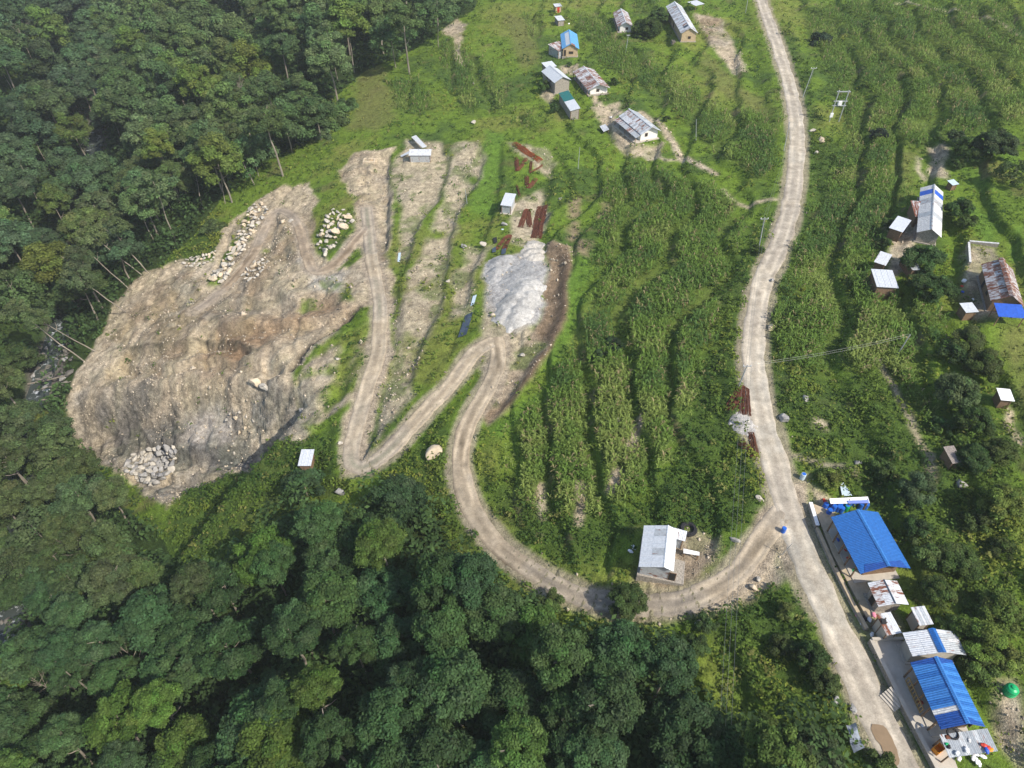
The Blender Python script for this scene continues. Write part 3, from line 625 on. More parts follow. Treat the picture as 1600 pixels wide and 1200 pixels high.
# river
rx = np.linspace(-1, 1, 15); ry = np.arange(-20, 420, 1.2); RX = xriv(ry)[:, None] + rx[None] * 2.6 * (1 + .3 * fbm(ry, ry * 0, 14, 131, 3))[:, None]; RYY = np.repeat(ry[:, None], 15, 1)
RZ = -40.0 + .35 * fbm(RX, RYY, 2.2, 133, 3)
idq = np.arange(RX.size).reshape(RX.shape); q = np.stack([idq[:-1, :-1], idq[:-1, 1:], idq[1:, 1:], idq[1:, :-1]], -1).reshape(-1, 4)
o = link('river_water', arrays_mesh('river', np.stack([RX, RYY, RZ], -1).reshape(-1, 3), q, None, None, True), 'water'); o['kind'] = 'structure'

# haze: one box of thin air round the camera and the whole scene
hz = MB().box(-480, 480, -45, 450, -48, 0); zt = max(float(Z.max()) + 30, CAMH + 6); hz.v = [(x, y, zt if z == 0 else z) for x, y, z in hz.v]
hm = bpy.data.materials.new('haze_air'); hm.use_nodes = True; hn = hm.node_tree.nodes; hn.clear(); ho = hn.new('ShaderNodeOutputMaterial'); hv = hn.new('ShaderNodeVolumePrincipled')
hv.inputs['Color'].default_value = (.82, .88, .95, 1); hv.inputs['Density'].default_value = .00016; hm.node_tree.links.new(hv.outputs[0], ho.inputs['Volume'])
o = hz.obj('haze', hm); o['kind'] = 'stuff'

# ------------------------------------------------------------------ vegetation
PAVE = np.zeros(GX.shape)
for PW in (COURT, COURT1):
    PAVE = np.maximum(PAVE, mask_poly(PW, .5, 0, True))
for cx, cy, ax, hl, hw in PADS:
    sel = (np.abs(GX - cx) < hl + hw + 2) & (np.abs(GY - cy) < hl + hw + 2); dx, dy = GX[sel] - cx, GY[sel] - cy; c, s = math.cos(ax), math.sin(ax)
    PAVE[sel] = np.maximum(PAVE[sel], ((np.abs(dx * c + dy * s) < hl + .1) & (np.abs(-dx * s + dy * c) < hw + .1)) * 1.0)
VEG = np.clip(1 - DIRT, 0, 1) * (1 - ROADM) * (1 - PAVE) * sm(2.5, 4, dR)
VEG = np.maximum(VEG, gro * .5 * (1 - ROADM) * (1 - PAVE))
def in_view(x, y, z, m=60):
    u, v, d = project(x, y, z); return (d > 5) & (u > -m) & (u < 1600 + m) & (v > -m) & (v < 1200 + m)
def clump_mesh(pos, rad, hgt, nl, leaf, cols, r):
    """leafy ground plants: nl small leaves each, on a dome"""
    n = len(pos); th = r.random((n, nl)) * 6.283; uz = r.random((n, nl)) ** .7; rr = np.sqrt(np.maximum(1 - uz ** 2, 0)) * (.55 + .45 * r.random((n, nl)))
    ox = np.cos(th) * rr; oy = np.sin(th) * rr
    P = np.stack([pos[:, None, 0] + ox * rad[:, None], pos[:, None, 1] + oy * rad[:, None], pos[:, None, 2] + uz * hgt[:, None] + .02], -1)
    Nn = np.stack([ox, oy, uz * 1.1 + .25], -1) + r.normal(0, .45, (n, nl, 3)); Nn /= np.linalg.norm(Nn, axis=-1, keepdims=True)
    t = r.normal(0, 1, (n, nl, 3)); t -= (t * Nn).sum(-1, keepdims=True) * Nn; t /= np.linalg.norm(t, axis=-1, keepdims=True); b = np.cross(Nn, t)
    s = leaf[:, None, None] * (.6 + .8 * r.random((n, nl, 1)))
    V = np.stack([P - t * s, P + b * s * .55, P + t * s, P - b * s * .55], 2).reshape(-1, 3)
    q = np.arange(len(V)).reshape(-1, 4)
    cc = cols[:, None, :] * (.7 + .6 * r.random((n, nl, 1))); cc = np.repeat(cc.reshape(-1, 3), 4, 0)
    return V, q, cc
def gather(n, G_list, seed, jmax=None):
    r = np.random.default_rng(seed); fi = r.random(n) * (NI - 1.01); fj = r.random(n) * (NJ - 1.01)
    i = fi.astype(int); j = fj.astype(int); y = np.interp(fj, np.arange(NJ), yy); x = (fi / (NI - 1) * 2 - 1) * WID(y)
    z = H(x, y); k = in_view(x, y, z); return x[k], y[k], z[k], [G[j[k], i[k]] for G in G_list], r
def green(x, y, r, kind):
    a = fbm(x, y, 14, 141, 3); b = r.random(len(x)); c = np.zeros((len(x), 3)) + np.array([.115, .175, .026])
    c = lerp(c, (.185, .215, .034), sm(.0, .5, a + .5 * b - .25)); c = lerp(c, (.060, .112, .020), sm(.05, .5, -a + .4 * b))
    c = lerp(c, (.20, .20, .06), (b > .93) * .8); return c
x, y, z, (ve, bu, mz, fo, ri, yl, lw, fl, stp), r = gather(170000, [VEG, BU, MZ, FO, RISE, YEL, LAWN, FLAT, STRIP], 11)
p = ve * (.34 + .45 * ri + .25 * bu) * (1 - .93 * fo) * (1 - .75 * lw) * (1 - .55 * yl) * (1 - .9 * mz * fl * (1 - .6 * bu)) * (1 - .7 * stp * (1 - bu))
k = r.random(len(x)) < p; x, y, z, bu, ri, yl = x[k], y[k], z[k], bu[k], ri[k], yl[k]; d = project(x, y, z)[2]
cg = green(x, y, r, 0); cg = lerp(cg, (.040, .080, .014), ri * sm(.35, .5, r.random(len(x)))); cg = lerp(cg, (.20, .195, .06), yl * .7)  # dark green riser weeds; their colour also deepens the terrace shadow lines
rad = (.35 + .4 * r.random(len(x))) * (.8 + d / 300) ; hg = rad * (.7 + .5 * r.random(len(x))) * (1 - .4 * yl)
V, q, c = clump_mesh(np.stack([x, y, z], -1), rad, hg, 7, .17 * (.7 + d / 220), cg, r)
o = link('weeds', arrays_mesh('weeds', V, q, None, c), 'crop'); o['kind'] = 'stuff'
x, y, z, (ve, bu, mz, fo, ri, lw), r = gather(60000, [VEG, BU, MZ, FO, RISE, LAWN], 12)
p = ve * (.62 * bu + .16 * ri + .01) * (1 - .8 * fo) * (1 - lw); k = r.random(len(x)) < p; x, y, z = x[k], y[k], z[k]; d = project(x, y, z)[2]
cg = green(x, y, r, 1) * np.array([.95, .96, .95]); dk = r.random(len(x)) < .22; cg[dk] *= np.array([.6, .7, .85]); rad = (.55 + .7 * r.random(len(x))) * (.8 + d / 400)
V, q, c = clump_mesh(np.stack([x, y, z - .1], -1), rad, rad * (.8 + .7 * r.random(len(x))), 22, .20 * (.7 + d / 250), cg, r)
o = link('bushy_undergrowth', arrays_mesh('undergrowth', V, q, None, c), 'crop'); o['kind'] = 'stuff'
nund = len(x)
# forest floor shrubs
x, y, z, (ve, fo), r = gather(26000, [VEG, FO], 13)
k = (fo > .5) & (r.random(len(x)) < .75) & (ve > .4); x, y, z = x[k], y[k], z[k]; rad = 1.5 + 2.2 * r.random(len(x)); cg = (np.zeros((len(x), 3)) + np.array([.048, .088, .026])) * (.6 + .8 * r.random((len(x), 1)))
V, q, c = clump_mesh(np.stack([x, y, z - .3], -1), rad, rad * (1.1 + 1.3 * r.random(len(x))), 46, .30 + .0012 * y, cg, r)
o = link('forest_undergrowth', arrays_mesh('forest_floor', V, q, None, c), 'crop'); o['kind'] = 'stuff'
# maize
def maize_mesh(pos, h, cols, r, nb=7, wd=.10):
    n = len(pos); th = r.random((n, nb)) * 6.283; t0 = (np.arange(nb)[None] + r.random((n, nb))) / nb; L = h[:, None] * (.20 + .20 * r.random((n, nb))); base = h[:, None] * (.15 + .62 * t0)
    ca, sa = np.cos(th), np.sin(th); up = .7 + .9 * r.random((n, nb))
    def pt(f, dz): return np.stack([pos[:, None, 0] + ca * L * f, pos[:, None, 1] + sa * L * f, pos[:, None, 2] + base + L * dz * up], -1)
    A, B_, C_ = pt(.03, 0), pt(.45, .62), pt(1.0, .50); w = np.stack([-sa, ca, 0 * ca], -1) * (wd * (.7 + .6 * r.random((n, nb, 1)))) * (1 + 0 * h[:, None, None])
    V = np.stack([A - w * .5, A + w * .5, B_ + w, B_ - w, C_], 2).reshape(-1, 3); m = n * nb; k0 = np.arange(m)[:, None] * 5
    Q = k0 + np.array([[0, 1, 2, 3]]); T = k0 + np.array([[3, 2, 4]])
    cc = cols[:, None, :] * (.65 + .7 * r.random((n, nb, 1))); return V, Q, T, np.repeat(cc.reshape(-1, 3), 5, 0)
FR = np.where(Tm > .3, f, .5)
x, y, z, (mz, fl, ri, ve, bu, fr), r = gather(1000000, [MZ, FLAT, RISE, VEG, BU, FR], 14)
patch = fbm(x, y, 11, 151, 3)
p = mz * sm(.01, .05, fr) * (1 - sm(.68, .75, fr)) * 1.35 * ve * sm(-.75, -.3, patch) * (1 - .55 * bu) * .62; k = r.random(len(x)) < p; x, y, z = x[k], y[k], z[k]; d = project(x, y, z)[2]
# pull plants onto rows so that the crop reads as drills
rowd = .85; x = np.where(d < 230, np.round(x / rowd) * rowd + r.normal(0, .13, len(x)), x); z = H(x, y)
h = 1.45 + .7 * r.random(len(x)) + .3 * fbm(x, y, 9, 155, 2); cg = np.zeros((len(x), 3)) + np.array([.122, .205, .036]); a = fbm(x, y, 8, 157, 3)
cg = lerp(cg, (.205, .265, .065), sm(.0, .5, a)); cg = lerp(cg, (.080, .150, .036), sm(.05, .5, -a)); dry = r.random(len(x)) < .07; cg[dry] = (.26, .22, .11)
V, Q, T, c = maize_mesh(np.stack([x, y, z], -1), h, cg, r, 5, .085)
o = link('maize_crop', arrays_mesh('maize', V, Q, T, c), 'crop'); o['kind'] = 'stuff'
nmaize = len(x)

# ---- trees
def ico(sub):
    import bmesh
    bm = bmesh.new(); bmesh.ops.create_icosphere(bm, subdivisions=sub, radius=1); V = np.array([v.co[:] for v in bm.verts]); F = np.array([[v.index for v in f.verts] for f in bm.faces]); bm.free(); return V, F
IV1, IF1 = ico(2); IV2, IF2 = ico(3)
def crown_mesh(name, seed, R=1.0, hz=.75, nb=26, nl=170, leaf=.052, flat=0.0, gap=.0, spread=.72, rr=(.20, .17)):
    """crown of radius about 1 centred above z = 0: many leaf faces on overlapping clumps"""
    r = np.random.default_rng(seed); cen = []; rad = []
    for k in range(nb):
        a = r.random() * 6.283; q = math.sqrt(r.random()) * spread; zz = -.16 + (r.random() ** .8) * (hz + .12) * (1 - .55 * (q / spread) ** 2) * (1 - flat) - .12 * q
        cen.append((q * math.cos(a), q * math.sin(a), zz)); rad.append(rr[0] + rr[1] * r.random())
    cen = np.array(cen); rad = np.array(rad); V = []; Cc = []
    for k in range(nb):
        n = int(nl * (rad[k] / (rr[0] + rr[1] * .5)) ** 2); dv = r.normal(0, 1, (n, 3)); dv /= np.linalg.norm(dv, axis=1)[:, None]; dv[:, 2] = np.where(dv[:, 2] < -.35, -dv[:, 2], dv[:, 2])
        P = cen[k] + dv * rad[k] * (.72 + .38 * r.random((n, 1))) * np.array([1, 1, .8])
        ok = np.ones(n, bool)
        for m in range(nb):
            if m != k: ok &= np.linalg.norm((P - cen[m]) / np.array([1, 1, .8]), axis=1) > rad[m] * .66
        P, dv = P[ok], dv[ok]; n = len(P); N = dv * .8 + np.array([0, 0, .35]) + r.normal(0, .42, (n, 3)); N /= np.linalg.norm(N, axis=1)[:, None]
        t = r.normal(0, 1, (n, 3)); t -= (t * N).sum(1)[:, None] * N; t /= np.linalg.norm(t, axis=1)[:, None]; b = np.cross(N, t); s = leaf * (.6 + .9 * r.random((n, 1)))
        V.append(np.stack([P - t * s, P + b * s * .6, P + t * s, P - b * s * .6], 1).reshape(-1, 3)); tone = (.70 + .60 * r.random()) * (.66 + .68 * r.random((n, 1))) * np.array([[1, 1, 1]]) * (1 + r.normal(0, .05, (1, 3))); Cc.append(np.repeat(tone, 4, 0))
    V = np.concatenate(V); Cc = np.concatenate(Cc); q = np.arange(len(V)).reshape(-1, 4); nq = len(V); tv = []; tf = []
    if gap < .5:
        for k in range(nb):
            tf.append(IF1 + nq + len(IV1) * len(tv)); tv.append(cen[k] + IV1 * rad[k] * .66 * np.array([1, 1, .8]))
        V = np.concatenate([V] + tv); Cc = np.concatenate([Cc, np.full((len(IV1) * nb, 3), .75)]); tf = np.concatenate(tf)
    else: tf = None
    return arrays_mesh(name, V, q, tf, Cc)
def trunk_mesh(name, seed, h=1.0, r0=.020, limbs=5, top=.5, bare=False):
    """trunk of height 1 (+ limbs that reach into the crown)"""
    r = random.Random(seed); mb = MB(); pts = [(0, 0, -.10)]; x = y = 0
    for k in range(1, 6): x += r.uniform(-.02, .02); y += r.uniform(-.02, .02); pts.append((x, y, h * k / 5))
    mb.tube(pts, [r0 * (1 - .13 * k) for k in range(6)], 6)
    for k in range(limbs):
        z0 = h * r.uniform(top, .95); a = r.uniform(0, 6.28); L = r.uniform(.25, .5) if bare else r.uniform(.10, .2); e = r.uniform(.35, .9); b0 = np.array(pts[min(5, int(z0 / h * 5) + 0)]); b0[2] = z0
        d = np.array([math.cos(a), math.sin(a), e]); mid = b0 + d * L * .5 + np.array([0, 0, -.02]); end = b0 + d * L; mb.tube([b0, mid, end], [r0 * .45, r0 * .32, r0 * .12], 4)
        if bare:
            for q in range(5):
                a2 = a + r.uniform(-1.1, 1.1); d2 = np.array([math.cos(a2), math.sin(a2), r.uniform(.2, 1.2)]); st_ = mid + (end - mid) * r.uniform(0, 1); e2 = st_ + d2 * L * r.uniform(.3, .6); mb.tube([st_, e2], [r0 * .22, r0 * .06], 3)
                for w in range(3):
                    d3 = d2 + np.array([r.uniform(-.6, .6), r.uniform(-.6, .6), r.uniform(-.1, .6)]); s3 = st_ + (e2 - st_) * r.uniform(.4, 1); mb.tube([s3, s3 + d3 * L * .25], [r0 * .1, r0 * .04], 3)
    return mb.mesh(name)
CR = dict(round=[crown_mesh('crown', 100 + k, nb=52 + 5 * k, nl=150, leaf=.034, rr=(.12, .15)) for k in range(4)], tall=[crown_mesh('crown', 120 + k, hz=1.15, nb=48, spread=.66, nl=140, leaf=.036, rr=(.12, .15)) for k in range(3)],
          loose=[crown_mesh('crown', 140 + k, hz=.8, nb=34, nl=90, leaf=.042, gap=1, spread=.80, rr=(.12, .14)) for k in range(3)], bush=[crown_mesh('crown', 160 + k, hz=.6, nb=22, nl=110, leaf=.055, spread=.70, rr=(.14, .18)) for k in range(3)],
          fine=[crown_mesh('crown', 180 + k, hz=1.0, nb=40, nl=170, leaf=.032, spread=.72, rr=(.12, .16)) for k in range(2)])
TK = [trunk_mesh('trunk', k) for k in range(4)]; TKS = [trunk_mesh('trunk', 10 + k, r0=.013, limbs=3, top=.7) for k in range(3)]; TKB = [trunk_mesh('trunk', 20 + k, r0=.015, limbs=13, top=.4, bare=True) for k in range(3)]
for me in TK + TKS + TKB: me.materials.append(M['bark'])
for L in CR.values():
    for me in L: me.materials.append(M['leaf'])
def tree(x, y, rad, hgt, kind, col, label, cat='tree', group=None, name='broadleaf_tree', lean=(0, 0), pale=True, z=None):
    z = float(H(x, y)) if z is None else z
    t = thing(name, label, cat, (x, y, z), random.uniform(0, 6.28), group)
    rot = Matrix.Rotation(-t.rotation_euler[2], 3, 'Z') @ Vector((lean[0], lean[1], 0))
    tr = link('trunk', random.choice(TKS if kind in ('tall', 'loose') else TK), None, t)
    tl = hgt - rad * (.55 if kind != 'bush' else .45); tl = max(tl, .4); tr.scale = (max(hgt * .75, 1), max(hgt * .75, 1), tl)
    ax = Vector((rot.x, rot.y, 1)).normalized() if (lean[0] or lean[1]) else None
    if ax: tr.rotation_euler = ax.to_track_quat('Z', 'Y').to_euler()
    cz = max(hgt - rad * .95, rad * .1); c = link('crown', random.choice(CR[kind]), None, t)
    c.location = (ax * cz / ax.z if ax else (0, 0, cz)); c.scale = (rad * 1.12 * random.uniform(.9, 1.12), rad * 1.12 * random.uniform(.9, 1.12), rad * random.uniform(.9, 1.15))
    c.rotation_euler = (random.uniform(-.15, .15), random.uniform(-.15, .15), random.uniform(0, 6.28))
    k = random.uniform(.8, 1.22); c.color = (col[0] * k * random.uniform(.9, 1.1), col[1] * k, col[2] * k * random.uniform(.85, 1.15), 1); return t
def bare_tree(x, y, hgt, label, lean=(0, 0), col=None, group=None, z=None):
    z = float(H(x, y)) if z is None else z
    t = thing('bare_tree', label, 'tree', (x, y, z), 0, group); tr = link('trunk', random.choice(TKB), None, t); tr.scale = (hgt * .8, hgt * .8, hgt * .8)
    if lean[0] or lean[1]: tr.rotation_euler = Vector((lean[0], lean[1], 1)).to_track_quat('Z', 'Y').to_euler()
    return t
# the woods: jittered spacing, one tree each
Pw = np.array(FOREST_PX[0], float); r = np.random.default_rng(31); cand = []
y0 = -8.0
while y0 < 400:
    sp = 4.9 + .037 * max(y0, 0); y0 += 4.6 + .035 * max(y0, 0); xs = np.arange(-330, 110, sp); cand.append(np.stack([xs + r.uniform(-.42, .42, len(xs)) * sp, y0 + r.uniform(-.42, .42, len(xs)) * sp], -1))
cand = np.concatenate(cand); gx, gy = cand[:, 0], cand[:, 1]; ghr = r.uniform(0, 1, len(gx)); ghh = np.where(gy < 75, 9.5 + 6 * ghr, 11.5 + 7 * ghr)
gz = H(gx, gy); u, v, d = project(gx, gy, gz + ghh * .6); ut, vt, _ = project(gx, gy, gz + ghh * .97)
k = (d > 12) & (u > -90) & (u < 1690) & (v > -70) & (v < 1420) & inside(u, v, Pw) & (inside(ut, vt, Pw) | (v < 500)) & (np.abs(gx - xriv(gy)) > .5) & (samp(ROADM, gx, gy) < .05) & (samp(DIRT, gx, gy) < .3)
dq = np.full(gx.shape, 1e9)
for key in ('branch', 'spur', 'dirt_road'):
    for c in TRACKS[key][0][::4]: dq = np.minimum(dq, np.hypot(gx - c[0], gy - c[1]))
k &= dq > 4.2
# keep the few gaps where the stream shows
for (hu, hv, hr) in ((152, 222, 7), (96, 520, 10), (76, 566, 18), (18, 985, 6)):
    c0 = at_z(hu, hv, -40); dv0 = np.array([c0[0], c0[1], c0[2] - CAMH]); Lh = np.linalg.norm(dv0); dv0 /= Lh
    for hh in (4, 9, 13):
        P3 = np.stack([gx, gy, gz + hh - CAMH], -1); al = P3 @ dv0; pr = np.linalg.norm(P3 - al[:, None] * dv0, axis=1); k &= ~((pr < hr / 1110 * Lh + 2.5) & (al < Lh + 2) )
T = np.stack([gx, gy, gz, u, v, d, ghh], -1)[k]
T = T[np.argsort(T[:, 5])]

REG = {
 'gorge': ('muted green broadleaf tree in the hazy gorge wood beyond the stream', 'trees of the gorge wood beyond the stream', (.062, .105, .045)),
 'slope': ('grey green tree on the wooded slope between the stream and the grassy knoll', 'trees on the wooded slope above the quarry', (.082, .130, .045)),
 'west': ('olive green tree in the wood left of the quarry foot', 'trees left of the quarry foot', (.066, .098, .034)),
 'near': ('dark blue green tree in the dense wood below the looping track', 'trees of the dark wood below the looping track', (.046, .090, .030)),  # dark leaf colour, partly cloud shadow over this wood put into the tint
}
for n_, (x, y, z, u_, v_, d_, hg) in enumerate(T):
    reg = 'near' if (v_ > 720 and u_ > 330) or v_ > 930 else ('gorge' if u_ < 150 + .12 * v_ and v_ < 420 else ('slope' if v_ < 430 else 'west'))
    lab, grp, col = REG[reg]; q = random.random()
    kd = 'round' if reg == 'near' else random.choice(['round', 'tall', 'round', 'fine', 'loose'])
    rad = (2.8 + 1.7 * random.random()) * (1 + .0052 * max(y - 40, 0)); hg *= 1 + .0012 * max(y - 60, 0)
    cc = col
    if q < .10: cc = (col[0] * 1.5, col[1] * 1.35, col[2] * .8); lab = 'lighter yellow green crown among the ' + grp.replace('trees', 'trees', 1); grp = 'light ' + grp
    elif q < .14 and reg != 'near': cc = (col[0] * 1.5, col[1] * 1.1, col[2] * 1.2); lab = 'brownish thin crown among the ' + grp; grp = 'brownish ' + grp
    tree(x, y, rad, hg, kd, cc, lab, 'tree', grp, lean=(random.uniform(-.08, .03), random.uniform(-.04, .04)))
# leaning trees with long bare trunks over the quarry's upper edge: foot and crown in the photo
for n_, (bu_, bv_, tu, tv, L) in enumerate([(197, 488, 118, 430, 17), (222, 430, 140, 365, 17), (230, 425, 172, 355, 16), (200, 450, 132, 388, 15), (132, 565, 30, 490, 18), (150, 550, 60, 500, 16), (245, 385, 205, 305, 15), (270, 330, 225, 250, 15),
      (300, 325, 268, 245, 14), (318, 330, 300, 255, 13), (352, 318, 340, 250, 12), (395, 225, 372, 150, 14), (398, 290, 345, 195, 15)]):
    b = at(bu_, bv_); top = at_z(tu, tv, b[2] + L * .8)
    ln = ((top[0] - b[0]) / (L * .8), (top[1] - b[1]) / (L * .8)); s_ = min(1, .9 / (math.hypot(*ln) + 1e-6)); ln = (ln[0] * s_, ln[1] * s_)
    tree(b[0], b[1], random.uniform(3.0, 4.2), L, 'loose', (.085, .115, .045), 'thin tree with a long bare trunk leaning out over the gorge above the quarry', 'tree', 'leaning trees along the upper edge of the quarry', 'leaning_tree', ln)
for (u_, v_, hg, off, lab) in [(214, 1016, 9, 8, 'leafless grey tree with a fan of twigs in the dark wood at lower left'), (130, 838, 8, 7, 'bare pale branched tree among olive crowns left of the quarry foot'), (72, 1062, 8, 7, 'bare brownish tree leaning left near the bottom left of the wood'),
      (384, 172, 13, 5, 'pale bare forked tree standing at the edge of the upper wood'), (250, 95, 11, 8, 'leafless grey tree inside the upper wood'), (242, 138, 12, 8, 'thin bare trunks fanning out in the upper wood'), (44, 60, 14, 7, 'tall bare pale trunk at the top left of the gorge'), (112, 905, 7, 8, 'bare branched tree beside the waterfall gap')]:
    p_ = at(u_, v_, off); bare_tree(p_[0], p_[1], hg, lab, (random.uniform(-.3, 0), random.uniform(-.1, .1)), z=p_[2] - off)
